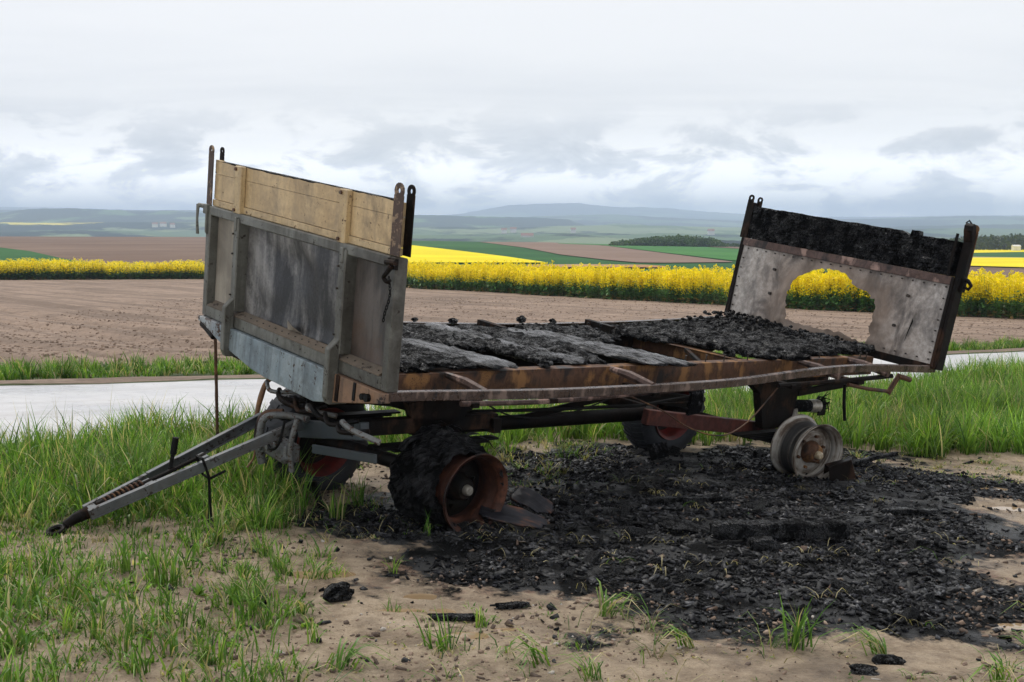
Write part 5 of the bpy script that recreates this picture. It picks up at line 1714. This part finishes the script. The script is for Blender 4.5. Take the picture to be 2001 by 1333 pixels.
def curved_plate(name, mat, outline, bend, thick, seed):
    """flat torn piece, bent along its length"""
    n = 22
    pts_ = np.array(outline, float)
    lo, hi = pts_.min(0), pts_.max(0)
    gx_, gy_ = np.meshgrid(np.linspace(lo[0], hi[0], n), np.linspace(lo[1], hi[1], n), indexing='ij')
    x, y = gx_.ravel(), gy_.ravel()
    ins = inside(x, y, outline)
    z = bend * (x - lo[0]) ** 2 + .02 * fbm(x, y, 8, 3, seed)
    f = [q for q in grid_faces(n, n) if ins[q].sum() >= 3]
    me_ = fast_mesh(name, np.stack([x, y, z], -1), quads=np.array(f), smooth=True)
    o_ = link(name, me_, None, mat)
    o_.modifiers.new('thick', 'SOLIDIFY').thickness = thick
    return o_


def m_plate():
    m, N_ = new_mat('blued_and_rusted_plate')
    c = N_.coord()
    a = N_.noise(c, 5, 4, .55)
    st = N_.noise(N_.mapping(c, (3, 40, 3)), 1.0, 4, .6)
    f = N_.math('ADD', N_.math('MULTIPLY', a, .65), N_.math('MULTIPLY', st, .35))
    finish(N_, N_.ramp(f, [(.38, (.006, .006, .008)), (.50, (.022, .022, .027)), (.56, (.075, .04, .03)), (.66, (.20, .08, .045))]), N_.ramp(a, [(.4, .35), (.6, .6)]), .1, N_.bump(st, .5, .006), .2)
    return m


M['plate'] = m_plate()
o = curved_plate('tyre_shred', M['plate'], [(0, .03), (.06, -.01), (.24, -.02), (.38, .03), (.42, .11), (.34, .15), (.14, .14), (.02, .10)], -.55, .012, 2)
o.location = (-.21, 6.98, hz(-.1, 7.0) + .075); o.rotation_euler = (R(24), R(3), R(-8))
tag(o, 'broad grey curved tyre shred propped against the rust-brown front rim', 'debris')
o = curved_plate('tyre_shred', M['plate'], [(0, .02), (.05, -.02), (.22, .0), (.30, .06), (.25, .12), (.08, .12), (.01, .08)], -.6, .012, 4)
o.location = (-.03, 7.33, hz(.1, 7.25) + .13); o.rotation_euler = (R(30), R(14), R(-38))
tag(o, 'smaller reddish curved tyre shred standing behind the broad grey one', 'debris')
o = curved_plate('burnt_sheet', M['char_fine'], [(0, .05), (.08, -.05), (.25, -.08), (.40, -.02), (.42, .09), (.30, .15), (.10, .13)], -.1, .012, 6)
o.location = (.82, 6.97, hz(.98, 7.0) + .05); o.rotation_euler = (R(4), R(3), R(5))
tag(o, 'flat grey burnt sheet left of the long charred timber', 'debris')
mb = MB().add([(0, 0, 0), (.20, -.03, .0), (.24, .12, .0), (.03, .16, .0), (.0, .0, .12), (.17, -.02, .16), (.24, .12, .13), (.04, .15, .10)], [(0, 1, 5, 4), (1, 2, 6, 5), (2, 3, 7, 6), (4, 5, 6, 7)])
o = mb.build('bent_sheet', M['rust_dark'], None, bevel=.004)
o.location = (2.30, 8.95, hz(2.4, 8.95) - .01); o.rotation_euler = (R(5), R(-6), R(12))
tag(o, 'dark bent sheet-metal box against the foot of the pale rear rim', 'debris')
o = MB().add([(0, 0, 0), (.16, .02, .01), (.19, .16, .03), (.02, .15, .02), (.02, .01, .012), (.15, .03, .022), (.18, .15, .042), (.03, .14, .032)], [(0, 1, 2, 3), (7, 6, 5, 4), (0, 4, 5, 1), (1, 5, 6, 2), (2, 6, 7, 3), (3, 7, 4, 0)]).build('ash_flap', M['greychar'], None)
put(o, 1.05, 9.35, .03, R(20), (R(35), 0))  # a flap of grey ash crust
tag(o, 'grey flap of ash crust beside the far rear tyre', 'debris')


# charcoal: the larger pieces singly, the fines as one mass
def chip_verts(n, rg, smin, smax, flat=.45):
    base = np.array([(-1, -1, -1), (1, -1, -1), (1, 1, -1), (-1, 1, -1), (-1, -1, 1), (1, -1, 1), (1, 1, 1), (-1, 1, 1)], float)
    s = smin + (smax - smin) * rg.random((n, 1, 1)) ** 3.2
    asp = np.stack([.8 + 1.5 * rg.random(n) ** 2, .5 + .5 * rg.random(n), flat * (.5 + rg.random(n))], -1)[:, None, :]
    v = base[None] * (1 + .45 * (rg.random((n, 8, 3)) - .5)) * asp * s * .5
    a = rg.random(n) * 6.283; b = rg.normal(size=n) * .45; c = rg.normal(size=n) * .4
    ca_, sa_ = np.cos(a), np.sin(a)
    y = v[..., 1] * np.cos(b)[:, None] - v[..., 2] * np.sin(b)[:, None]; z = v[..., 1] * np.sin(b)[:, None] + v[..., 2] * np.cos(b)[:, None]
    v = np.stack([v[..., 0], y, z], -1)
    x = v[..., 0] * np.cos(c)[:, None] + v[..., 2] * np.sin(c)[:, None]; z = -v[..., 0] * np.sin(c)[:, None] + v[..., 2] * np.cos(c)[:, None]
    return np.stack([x * ca_[:, None] - v[..., 1] * sa_[:, None], x * sa_[:, None] + v[..., 1] * ca_[:, None], z], -1), s[:, 0, 0]


QUADS = np.array([(0, 3, 2, 1), (4, 5, 6, 7), (0, 1, 5, 4), (1, 2, 6, 5), (2, 3, 7, 6), (3, 0, 4, 7)])
rc = np.random.default_rng(31)
n0 = 230000
cx_, cy_ = rc.uniform(-1.9, 4.1, n0), rc.uniform(4.9, 10.9, n0)
dd = np.where(inside(cx_, cy_, CHAR), 1, -1) * edge_dist(cx_, cy_, CHAR) + .9 * fbm(cx_, cy_, 1.7, 5, 2, .6)
ok = rc.random(n0) < np.clip(.12 + dd / .8, 0, 1) * np.where(dd > -.3, 1, 0) * np.clip(.55 + 1.5 * fbm(cx_, cy_, 2.1, 4, 5), .06, 1) * np.interp(cx_ + .35 * (6.5 - cy_), [1.4, 2.6], [1, .42])
stray = rc.random(n0) < .006
ok = (ok | (stray & (dd > -1.2)))
cx_, cy_ = cx_[ok][:60000], cy_[ok][:60000]
cv, cs_ = chip_verts(len(cx_), rc, .005, .036, .32)
czz = near_z(cx_, cy_)
cv = cv + np.stack([cx_, cy_, czz + .004], -1)[:, None, :]
me = fast_mesh('charcoal_debris', cv.reshape(-1, 3), quads=(np.arange(len(cx_))[:, None, None] * 8 + QUADS[None]).reshape(-1, 4))


def m_coal():
    m, N_ = new_mat('charcoal')
    c = N_.coord()
    a = N_.noise(c, 16, 5, .7)
    g = N_.n('ShaderNodeNewGeometry').outputs['Random Per Island']
    base = N_.ramp(g, [(.0, (.004, .004, .004)), (.6, (.008, .008, .009)), (.88, (.016, .016, .019)), (.975, (.035, .035, .04)), (.992, (.12, .075, .05)), (1.0, (.2, .16, .12))])
    base = N_.mix(.5, base, a, 'OVERLAY')
    p = finish(N_, base, N_.ramp(g, [(.0, .7), (.7, .5), (1.0, .22)]), 0, N_.bump(N_.noise(c, 120, 4, .7), .6, .005), .5)
    N_.set(p, 'Specular IOR Level', N_.ramp(N_.noise(N_.coord(), 9, 4, .7), [(.46, .04), (.62, .75)]))
    return m


M['coal'] = m_coal()
tag(link('charcoal_debris', me, None, M['coal']), 'bed of small black charcoal chips strewn under and before the trailer', 'charcoal', kind='stuff')
# crumbs of soil and grit on the open sand
rq = np.random.default_rng(91)
sx, sy = rq.uniform(-3.0, 4.4, 30000), rq.uniform(3.9, 9.6, 30000)
kk = (rq.random(30000) < np.clip(.35 + 1.6 * fbm(sx, sy, 2.2, 3, 1), 0, 1)) & ~(inside(sx, sy, CHAR) & (edge_dist(sx, sy, CHAR) > .3))
sx, sy = sx[kk], sy[kk]
gv, _ = chip_verts(len(sx), rq, .004, .022, .7)
gv = gv + np.stack([sx, sy, near_z(sx, sy) + .001], -1)[:, None, :]
gm, N_ = new_mat('soil_crumbs')
gi = N_.n('ShaderNodeNewGeometry').outputs['Random Per Island']
finish(N_, N_.ramp(gi, [(.0, (.09, .06, .042)), (.45, (.22, .15, .105)), (.8, (.33, .24, .175)), (.93, (.02, .02, .02)), (.97, (.42, .38, .33))], 'CONSTANT'), .8)
tag(link('soil_crumbs', fast_mesh('soil_crumbs', gv.reshape(-1, 3), quads=(np.arange(len(sx))[:, None, None] * 8 + QUADS[None]).reshape(-1, 4)), None, gm),
    'small crumbs of soil and grit on the open sandy ground', 'soil', kind='stuff')
chunk = []
for s in range(8):
    v, _ = chip_verts(1, np.random.default_rng(50 + s), 1.0, 1.001, .6)
    bm = bmesh.new()
    bv = [bm.verts.new(p) for p in v[0]]
    for q in QUADS:
        bm.faces.new([bv[i] for i in q])
    bmesh.ops.bevel(bm, geom=list(bm.edges), offset=.06, segments=1, affect='EDGES')
    me_ = bpy.data.meshes.new('charcoal_chunk'); bm.to_mesh(me_); bm.free()
    me_.materials.append(M['char'])
    chunk.append(me_)
cnt = 0
while cnt < 120:
    x, y = rc.uniform(-1.2, 3.6), rc.uniform(5.3, 10.3)
    if not inside(np.array([x]), np.array([y]), CHAR)[0] or edge_dist(np.array([x]), np.array([y]), CHAR)[0] < .22:
        continue
    o = bpy.data.objects.new('charcoal_chunk', chunk[cnt % 8])
    col.objects.link(o)
    s = .04 + .055 * rc.random() ** 2
    o.scale = (s, s, s * .8)
    put(o, x, y, s * .12, rc.random() * 6.28, (rc.normal() * .2, rc.normal() * .2))
    tag(o, 'blocky charcoal chunk lying loose in the black debris around the trailer', 'charcoal', 'charcoal chunks in the burnt debris')
    cnt += 1


# ------------------------------------------------------------------ grass
def blades(px, py, pz, h, w, lean, ang, colr, rg, flop=0.0):
    """numpy grass: each blade is four tapering levels bent over along its lean direction"""
    n = len(px)
    t_ = np.array([0, .34, .68, 1.0]); wt = np.array([.85, 1.0, .7, .06])
    d = np.stack([np.cos(ang), np.sin(ang)], -1)
    tw = ang + math.pi / 2 + rg.normal(size=n) * .7
    sdir = np.stack([np.cos(tw), np.sin(tw)], -1)
    V_ = np.zeros((n, 8, 3), np.float32)
    for k in range(4):
        s = t_[k]
        out = lean * h * (s ** 1.7)
        up_ = h * s * np.sqrt(np.clip(1 - (lean * s) ** 2 * .8, .05, 1))
        droop = np.clip(lean - .55, 0, 1) * h * s ** 3 * .9
        cxk = px + d[:, 0] * out; cyk = py + d[:, 1] * out; czk = pz + up_ - droop
        czk = np.maximum(czk, pz + .004 + .0 * s)
        V_[:, 2 * k, 0] = cxk - sdir[:, 0] * w * wt[k] / 2; V_[:, 2 * k, 1] = cyk - sdir[:, 1] * w * wt[k] / 2; V_[:, 2 * k, 2] = czk
        V_[:, 2 * k + 1, 0] = cxk + sdir[:, 0] * w * wt[k] / 2; V_[:, 2 * k + 1, 1] = cyk + sdir[:, 1] * w * wt[k] / 2; V_[:, 2 * k + 1, 2] = czk
    q = np.array([(0, 1, 3, 2), (2, 3, 5, 4), (4, 5, 7, 6)])
    Q = (np.arange(n)[:, None, None] * 8 + q[None]).reshape(-1, 4)
    C_ = np.repeat(colr[:, None, :], 8, 1)
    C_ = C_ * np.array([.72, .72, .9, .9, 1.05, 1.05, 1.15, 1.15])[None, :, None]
    return V_.reshape(-1, 3), Q, C_.reshape(-1, 3)


G0, G1, G2, GY_ = np.array((.040, .102, .016)), np.array((.115, .245, .034)), np.array((.235, .37, .07)), np.array((.50, .43, .24))


def grass_cols(n, rg, dry=.06, bright=.5):
    a = rg.random((n, 1))
    c = G0 * (1 - a) + G1 * a
    b = (rg.random((n, 1)) < bright) * rg.random((n, 1))
    c = c * (1 - b) + G2 * b
    dmask = rg.random((n, 1)) < dry
    return np.where(dmask, GY_ * (.6 + .6 * rg.random((n, 1))), c)


def scatter(poly, dens, rg, clump=.6, cs_=1.6, fade=.35, seed=0):
    p = np.array(poly); lo, hi = p.min(0), p.max(0)
    n = int((hi - lo).prod() * dens)
    x = rg.uniform(lo[0], hi[0], n); y = rg.uniform(lo[1], hi[1], n)
    k = inside(x, y, poly); x, y = x[k], y[k]
    d = edge_dist(x, y, poly)
    pr = np.clip(d / fade + .15 + .8 * fbm(x, y, 2.0, 2, 3), 0, 1) * np.clip(1 - clump + clump * (1 + 2.4 * fbm(x, y, cs_, 3, seed)), 0.05, 1)
    k = rg.random(len(x)) < pr
    return x[k], y[k]


def meadow(name, poly, dens, hmin, hmax, wmin, wmax, seed, dry=.06, bright=.5, near=True, clump=.6, cs_=1.6, fade=.35, label=None, hgt=None, lean=(.10, .98), per=16, spread=.045):
    """grass grown in tussocks: blades fan out from common roots"""
    rg = np.random.default_rng(seed)
    x0, y0 = scatter(poly, dens / per, rg, clump, cs_, fade, seed % 6)
    m_ = len(x0)
    cnt_ = rg.integers(max(2, per // 3), per * 2, m_)
    idx = np.repeat(np.arange(m_), cnt_)
    n = len(idx)
    ang0 = rg.random(n) * 6.283
    rad = np.abs(rg.normal(size=n)) * spread * (.6 + .8 * rg.random(m_))[idx]
    x = x0[idx] + np.cos(ang0) * rad; y = y0[idx] + np.sin(ang0) * rad
    z = (near_z(x, y) if near else terrain(x, y)) - .01
    tall = np.clip(.5 + 1.3 * fbm(x0, y0, .9, 3, seed % 5) + .35 * rg.normal(size=m_), 0, 1.25)[idx]
    h = (hmin + (hmax - hmin) * tall) * (.35 + .7 * rg.random(n) + .4 * rg.random(n) ** 7)
    seg_ = np.clip(((x + 2.70) * .80 + (y - 6.22) * .44) / (.80 ** 2 + .44 ** 2), 0, 1)      # trodden along the drawbar
    dd_ = np.hypot(x + 2.70 - .80 * seg_, y - 6.22 - .44 * seg_)
    h = h * np.clip(.20 + (dd_ - .16) / .42, .20, 1)
    w = (wmin + (wmax - wmin) * rg.random(m_)[idx]) * (.7 + .6 * rg.random(n))
    le = lean[0] + (lean[1] - lean[0]) * np.clip(.75 * rg.random(n) ** 1.2 + .25 * rg.random(m_)[idx], 0, 1)
    wind = 6.283 * rg.random(m_)[idx]
    an = np.where(rg.random(n) < .3, wind + rg.normal(size=n) * .5, ang0 + rg.normal(size=n) * .5)
    tint = (.62 + .72 * rg.random(m_))[idx] * (1 + .5 * fbm(x, y, 1.3, 3, 4)).clip(.6, 1.4)
    c = grass_cols(n, rg, dry, bright)
    sere = (rg.random(m_) < dry * .5)[idx]
    c = np.where((sere & (rg.random(n) < .7))[:, None], GY_ * (.5 + .6 * rg.random((n, 1))), c) * tint[:, None]
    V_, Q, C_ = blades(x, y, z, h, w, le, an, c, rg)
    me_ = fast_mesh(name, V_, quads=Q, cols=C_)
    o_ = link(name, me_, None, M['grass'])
    return tag(o_, label, 'grass', kind='stuff')


LEFT = [(-9, 6.3), (-6.5, 7.7), (-4.2, 8.95), (-1.6, 11.2), (-1.0, 11.7), (-.7, 11.2), (-1.15, 8.9), (-1.45, 8.0), (-1.05, 7.4), (-1.2, 6.9), (-1.7, 6.35), (-2.5, 6.0), (-3.4, 5.9), (-9, 5.6)]
meadow('tall_grass', LEFT, 3400, .11, .33, .004, .012, 1, .12, .55, True, .8, 1.7, .3, 'thick tall green grass round the drawbar, left of the trailer')
RIGHT = [(-1.1, 11.9), (0, 12.65), (3.4, 15.4), (6.7, 18.1), (13, 22.8), (14, 14), (7.5, 10.4), (4.4, 10.6), (3.6, 10.4), (3.0, 10.7), (2.0, 10.7), (.9, 10.8), (.2, 10.4), (-.2, 9.4), (-.8, 9.0), (-1.1, 9.2)]
meadow('tall_grass', RIGHT, 1600, .18, .40, .006, .013, 2, .06, .75, False, .5, 1.2, .35, 'lush green grass between the burnt patch and the road, behind and right of the trailer')
TRAMPLED = [(2.6, 10.6), (4.6, 11.0), (9, 10.8), (7, 8.4), (4.2, 8.2), (3.5, 9.0), (3.2, 9.9)]
meadow('trampled_grass', TRAMPLED, 650, .05, .13, .005, .009, 3, .45, .4, True, .7, 2.0, .3, 'flattened half-dry grass on bare earth right of the rear rim', None, (.6, .98))
MIDB = [(-.1, 8.3), (.3, 8.1), (.5, 9.3), (.9, 10.2), (1.0, 10.7), (.2, 10.5), (-.2, 9.6)]
meadow('scorched_grass', MIDB, 700, .05, .14, .004, .008, 4, .4, .5, True, .7, 2.0, .2, 'scorched thin grass behind the front wheel', None, (.5, .95))
VERGE = [(-24.6, 4.4), (-14, 8.9), (-5.95, 14.2), (-3.5, 16.2), (4.8, 21.6), (9.2, 23.9), (13.8, 28.4), (38, 46), (40, 47.6), (14, 29.4), (9.6, 26.0), (5.0, 23.6), (-4.3, 18.5), (-6.8, 15.6), (-14.6, 10.1), (-26, 5.6)]
meadow('verge_grass', VERGE, 850, .10, .24, .008, .016, 5, .10, .55, False, .45, .8, .25, 'strip of green grass along the far side of the road')
WEED = [(-2.9, 3.6), (-2.9, 6.3), (-1.9, 6.5), (-1.1, 6.8), (-.85, 6.2), (-.8, 5.4), (-.75, 4.4), (-.45, 3.6)]
meadow('low_weeds', WEED, 1700, .02, .075, .004, .012, 6, .14, .55, True, .9, 2.2, .3, 'low green weeds creeping over the sandy ground at the lower left', None, (.35, 1.0), 12, .05)
meadow('ragged_grass', WEED, 800, .07, .19, .004, .009, 16, .16, .5, True, 1.0, 1.5, .3, 'ragged thin grass on the sandy ground at the lower left', None, (.15, 1.0), 9, .05)
meadow('broad_weeds', LEFT, 330, .05, .15, .012, .026, 21, .05, .5, True, 1.0, 1.4, .3, 'broad-leaved weeds among the grass round the drawbar', None, (.3, 1.0), 8, .03)
meadow('broad_weeds', WEED, 260, .03, .09, .010, .022, 22, .05, .6, True, 1.0, 1.8, .3, 'small broad-leaved weeds on the sandy ground at the lower left', None, (.5, 1.0), 7, .02)
meadow('dead_stalks', LEFT, 70, .25, .50, .003, .005, 23, .97, .3, True, .9, 1.4, .3, 'straw-coloured dead stalks standing in the grass left of the trailer', None, (.1, .7), 4, .05)
meadow('dead_stalks', RIGHT, 50, .25, .50, .004, .006, 24, .97, .3, False, .9, 1.4, .3, 'straw-coloured dead stalks standing in the grass right of the trailer', None, (.1, .7), 4, .05)
meadow('dry_litter', CHAR, 45, .05, .16, .003, .006, 25, .85, .3, True, 1.0, 1.7, .5, 'scraps of straw lying in the charcoal', None, (.9, 1.0), 5, .06)
FORE = [(-.9, 3.6), (-.8, 5.7), (.3, 5.6), (1.0, 5.25), (2.3, 5.2), (3.4, 6.6), (4.6, 8.4), (4.0, 3.6)]
meadow('sparse_weeds', FORE, 420, .012, .05, .003, .009, 7, .25, .4, True, 1.0, 2.4, .3, 'sparse low weeds on the bare sand in the foreground', None, (.6, 1.0), 8, .04)
meadow('flattened_grass', FORE, 170, .10, .22, .003, .007, 17, .30, .4, True, 1.0, 1.7, .3, 'long flattened grass strands trampled into the bare sand', None, (.88, 1.0), 9, .05)
ASHY = [(-1.2, 6.6), (-.6, 6.2), (.0, 7.6), (.9, 7.9), (.9, 10.4), (.1, 10.3), (-.2, 8.4), (-1.3, 8.2)]
meadow('scorched_grass', ASHY, 420, .03, .13, .003, .007, 18, .4, .4, True, 1.0, 1.9, .3, 'limp scorched grass strands in the ash behind and below the front wheel', None, (.6, 1.0), 8, .05)


# single tufts that stand on their own in the foreground
def tuft_mesh(name, n, h, w, lo_, hi_, seed, spread=.03, dry=.05, fan=6.283, dir0=0.0):
    rg = np.random.default_rng(seed)
    x = rg.normal(size=n) * spread; y = rg.normal(size=n) * spread
    hh = h * (.45 + .6 * rg.random(n)); ww = w * (.6 + .6 * rg.random(n))
    an = dir0 + (rg.random(n) - .5) * fan
    le = lo_ + (hi_ - lo_) * rg.random(n)
    c = grass_cols(n, rg, dry, .6)
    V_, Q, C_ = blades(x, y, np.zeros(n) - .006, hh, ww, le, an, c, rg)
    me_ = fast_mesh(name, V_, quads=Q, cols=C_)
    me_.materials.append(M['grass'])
    return me_


UP = [tuft_mesh('grass_tuft', 30, .24, .009, .1, .95, 60 + k, .03, .1) for k in range(4)]
BR = [tuft_mesh('grass_tuft', 14, .22, .011, .15, .98, 70 + k, .03, .12) for k in range(4)]
FL = [tuft_mesh('grass_tuft', 24, .20, .008, .75, 1.0, 80 + k, .022, .2, 2.6, k * 1.3) for k in range(4)]
TUFTS = [(-.284, 4.83, 'F', 1.0, 'upright grass tuft beside the round puddle in the foreground'), (-.13, 5.15, 'B', .6, 'thin grass blades just behind the round puddle'),
         (1.16, 5.0, 'F', 1.1, 'bushy grass tuft at the lower edge of the burnt patch'), (1.50, 4.95, 'L', 1.2, 'sprawling grass tuft right of the bushy tuft at the burnt edge'),
         (.42, 5.38, 'L', 1.2, 'flattened grass clump on sand in the middle foreground'), (.12, 4.65, 'L', 1.3, 'flattened grass clump at the bottom centre'),
         (-.65, 4.58, 'L', 1.2, 'flattened grass tuft left of the bottom centre'), (.72, 4.95, 'L', 1.0, 'low sprawling tuft between the bottom centre and the burnt edge'),
         (-.92, 5.85, 'L', 1.0, 'limp grass tuft in the muddy puddle left of the debris'), (-.58, 6.0, 'B', .6, 'small upright blades at the left edge of the debris'),
         (-.47, 6.75, 'B', .7, 'blades standing in ash just left of the front wheel'), (-1.05, 7.2, 'F', 1.0, 'grass tuft left of the collapsed front tyre'), (-.95, 7.6, 'F', 1.1, 'grass tuft below the axle, behind the collapsed tyre'),
         (2.4, 5.55, 'L', 1.2, 'flattened grass at the right edge, below the white puddle'), (2.15, 5.0, 'L', 1.1, 'flattened grass near the bottom right corner'), (1.85, 4.62, 'L', 1.1, 'sprawling grass at the bottom right edge'),
         (.30, 4.5, 'L', 1.0, 'grass scraps at the bottom edge, centre'), (-.9, 5.3, 'L', .9, 'limp grass between the two black lumps'), (-.52, 5.35, 'B', .55, 'thin blades between the small puddles')]
for i, (x, y, kd, s, lab) in enumerate(TUFTS):
    o = bpy.data.objects.new('grass_tuft', {'F': UP, 'B': BR, 'L': FL}[kd][i % 4])
    col.objects.link(o)
    put(o, x, y, 0, i * 1.7)
    o.scale = (s, s, s)
    tag(o, lab, 'grass tuft', 'grass tufts in the foreground')
rt = np.random.default_rng(77)
k = 0
while k < 70:
    x, y = rt.uniform(-2.6, -.75), rt.uniform(4.0, 6.9)
    if not inside(np.array([x]), np.array([y]), WEED)[0] and not (y > 6.2 and x < -1.2): continue
    if x > -1.1 and rt.random() < .6 or math.hypot(x + 2.4, y - 6.35) < .6: continue
    o = bpy.data.objects.new('grass_tuft', (BR if rt.random() < .6 else UP)[int(rt.integers(4))])
    col.objects.link(o)
    s = .45 + .6 * rt.random() * (1.25 if x < -1.6 else .9)
    put(o, x, y, 0, rt.random() * 6.28); o.scale = (s, s, s * (.9 + .3 * rt.random()))
    tag(o, 'broad-bladed green grass tuft growing on the sandy ground at the lower left', 'grass tuft', 'grass tufts at the lower left')
    k += 1

# ------------------------------------------------------------------ flowering rape
BASE = resample([(-95, 93), (-60, 95.5), (-39.5, 97.2), (-24.8, 100.6), (-6.8, 77.2), (0, 66.3), (4.7, 57.5), (8.55, 51.2), (12.8, 45), (16.1, 40.4), (24, 30.5), (30, 23)], 2400)
seg = np.hypot(*np.diff(BASE, axis=0).T); arc = np.concatenate(([0], np.cumsum(seg)))
rr_ = np.random.default_rng(41)


def rape_plant(seed, nst, nfl, nlf):
    rg = np.random.default_rng(seed)
    V_, Q, C_ = [], [], []
    def quad(c, a, b, cl_):
        base = len(V_)
        V_.extend([c - a, c + b, c + a, c - b]); Q.append((base, base + 1, base + 2, base + 3)); C_.extend([cl_] * 4)
    for s in range(nst):
        an = rg.random() * 6.28; sp_ = .05 + .14 * rg.random()
        hgt = 1.22 + .22 * rg.normal() * .7
        top = np.array((math.cos(an) * sp_, math.sin(an) * sp_, hgt)); b0 = np.array((math.cos(an) * .03, math.sin(an) * .03, 0.0))
        base = len(V_); wv = np.array((.008, 0, 0))
        V_.extend([b0 - wv, b0 + wv, top + wv * .5, top - wv * .5]); Q.append((base, base + 1, base + 2, base + 3)); g = np.array((.07, .15, .05)) * (.7 + .5 * rg.random()); C_.extend([g] * 4)
        for k in range(nlf):
            f_ = .08 + .60 * rg.random(); p = b0 + (top - b0) * f_
            a = rg.random() * 6.28; l_ = .10 * (1.25 - f_) + .03
            dv = np.array((math.cos(a), math.sin(a), .35 * rg.normal())) * l_; pv = np.array((-math.sin(a), math.cos(a), .2 * rg.normal())) * l_ * .38
            cl_ = np.array((.105, .23, .065)) * (.55 + .9 * rg.random())
            if f_ < .2 and rg.random() < .35: cl_ = np.array((.30, .20, .08))
            quad(p + dv * .8, dv, pv, cl_)
        for k in range(nfl):
            f_ = 1 - .44 * rg.random() ** 1.5
            p = b0 + (top - b0) * f_ + rg.normal(size=3) * np.array((.05, .05, .03)) * (1.35 - .6 * (f_ > .9))
            a = rg.normal(size=3); a /= np.linalg.norm(a); b = np.cross(a, rg.normal(size=3)); b /= np.linalg.norm(b)
            s_ = .023 + .014 * rg.random()
            cl_ = np.array((.95, .77, .006)) * (.82 + .25 * rg.random())
            quad(p, a * s_, b * s_, cl_)
    return np.array(V_), np.array(Q), np.array(C_)


def crop(name, var, count, depth0, depth1, s_lo, s_hi, label, rg, sc=(1, 1)):
    Vs, Qs, Cs, nb2 = [], [], [], 0
    a0, a1 = s_lo * arc[-1], s_hi * arc[-1]
    for k in range(count):
        s = rg.uniform(a0, a1); i = min(np.searchsorted(arc, s), len(BASE) - 2)
        p = BASE[i]; tdir = BASE[i + 1] - p; tdir = tdir / np.hypot(*tdir); nrm = np.array((-tdir[1], tdir[0]))
        if nrm[1] < 0: nrm = -nrm
        d = depth0 + (depth1 - depth0) * rg.random() ** 1.3 + .7 * float(vnoise(s, 0., .35, 2)) + .4 * float(vnoise(s, 0., 1.3, 4))
        x, y = p + nrm * d
        v, q, c = var[int(rg.integers(len(var)))]
        an = rg.random() * 6.28; f_ = (.82 + .28 * rg.random()) * (1 + .22 * float(vnoise(x, y, .16, 3)) + .18 * float(vnoise(x, y, .6, 5)))
        ca_, sa_ = math.cos(an), math.sin(an)
        w = np.stack([(v[:, 0] * ca_ - v[:, 1] * sa_) * sc[0] + x, (v[:, 0] * sa_ + v[:, 1] * ca_) * sc[0] + y, v[:, 2] * f_ + float(terrain(np.array([x]), np.array([y]))[0]) - .02], -1)
        Vs.append(w); Qs.append(q + nb2); Cs.append(c * (.8 + .35 * rg.random())); nb2 += len(w)
    me_ = fast_mesh(name, np.concatenate(Vs), quads=np.concatenate(Qs), cols=np.concatenate(Cs))
    return tag(link(name, me_, None, M['leaf']), label, 'crop', kind='stuff')


VAR = [rape_plant(s, 3, 42, 9) for s in range(6)]
VARF = [rape_plant(20 + s, 4, 18, 6) for s in range(5)]
for v, q, c in VARF:
    pass
fr = np.interp([-6.8, 30], BASE[:, 0], arc / arc[-1])
crop('rapeseed_crop', VAR, 4200, 0, 5.0, fr[0] - .02, 1.0, 'bright yellow flowering rape standing behind the ploughed field, centre and right', rr_)
crop('rapeseed_crop', VARF, 3600, 0, 6.0, .10, fr[0] - .02, 'low distant band of yellow flowering rape at the left, beyond the ploughed field', rr_, (1.9, 1))

# ------------------------------------------------------------------ haze: one closed box of pale air round everything
hzm = bpy.data.materials.new('pale_haze'); hzm.use_nodes = True
H_ = Nodes(hzm.node_tree)
pv = H_.n('ShaderNodeVolumePrincipled')
pv.inputs['Color'].default_value = (.66, .79, 1.0, 1)
pv.inputs['Density'].default_value = .00026
pv.inputs['Anisotropy'].default_value = .0
H_.n('ShaderNodeOutputMaterial', Volume=pv.outputs[0])
hb = MB().box(-16000, 16000, -400, 11500, -700, 170).build('haze', hzm)
tag(hb, 'pale blue haze in the air over the valley', 'haze', kind='stuff')
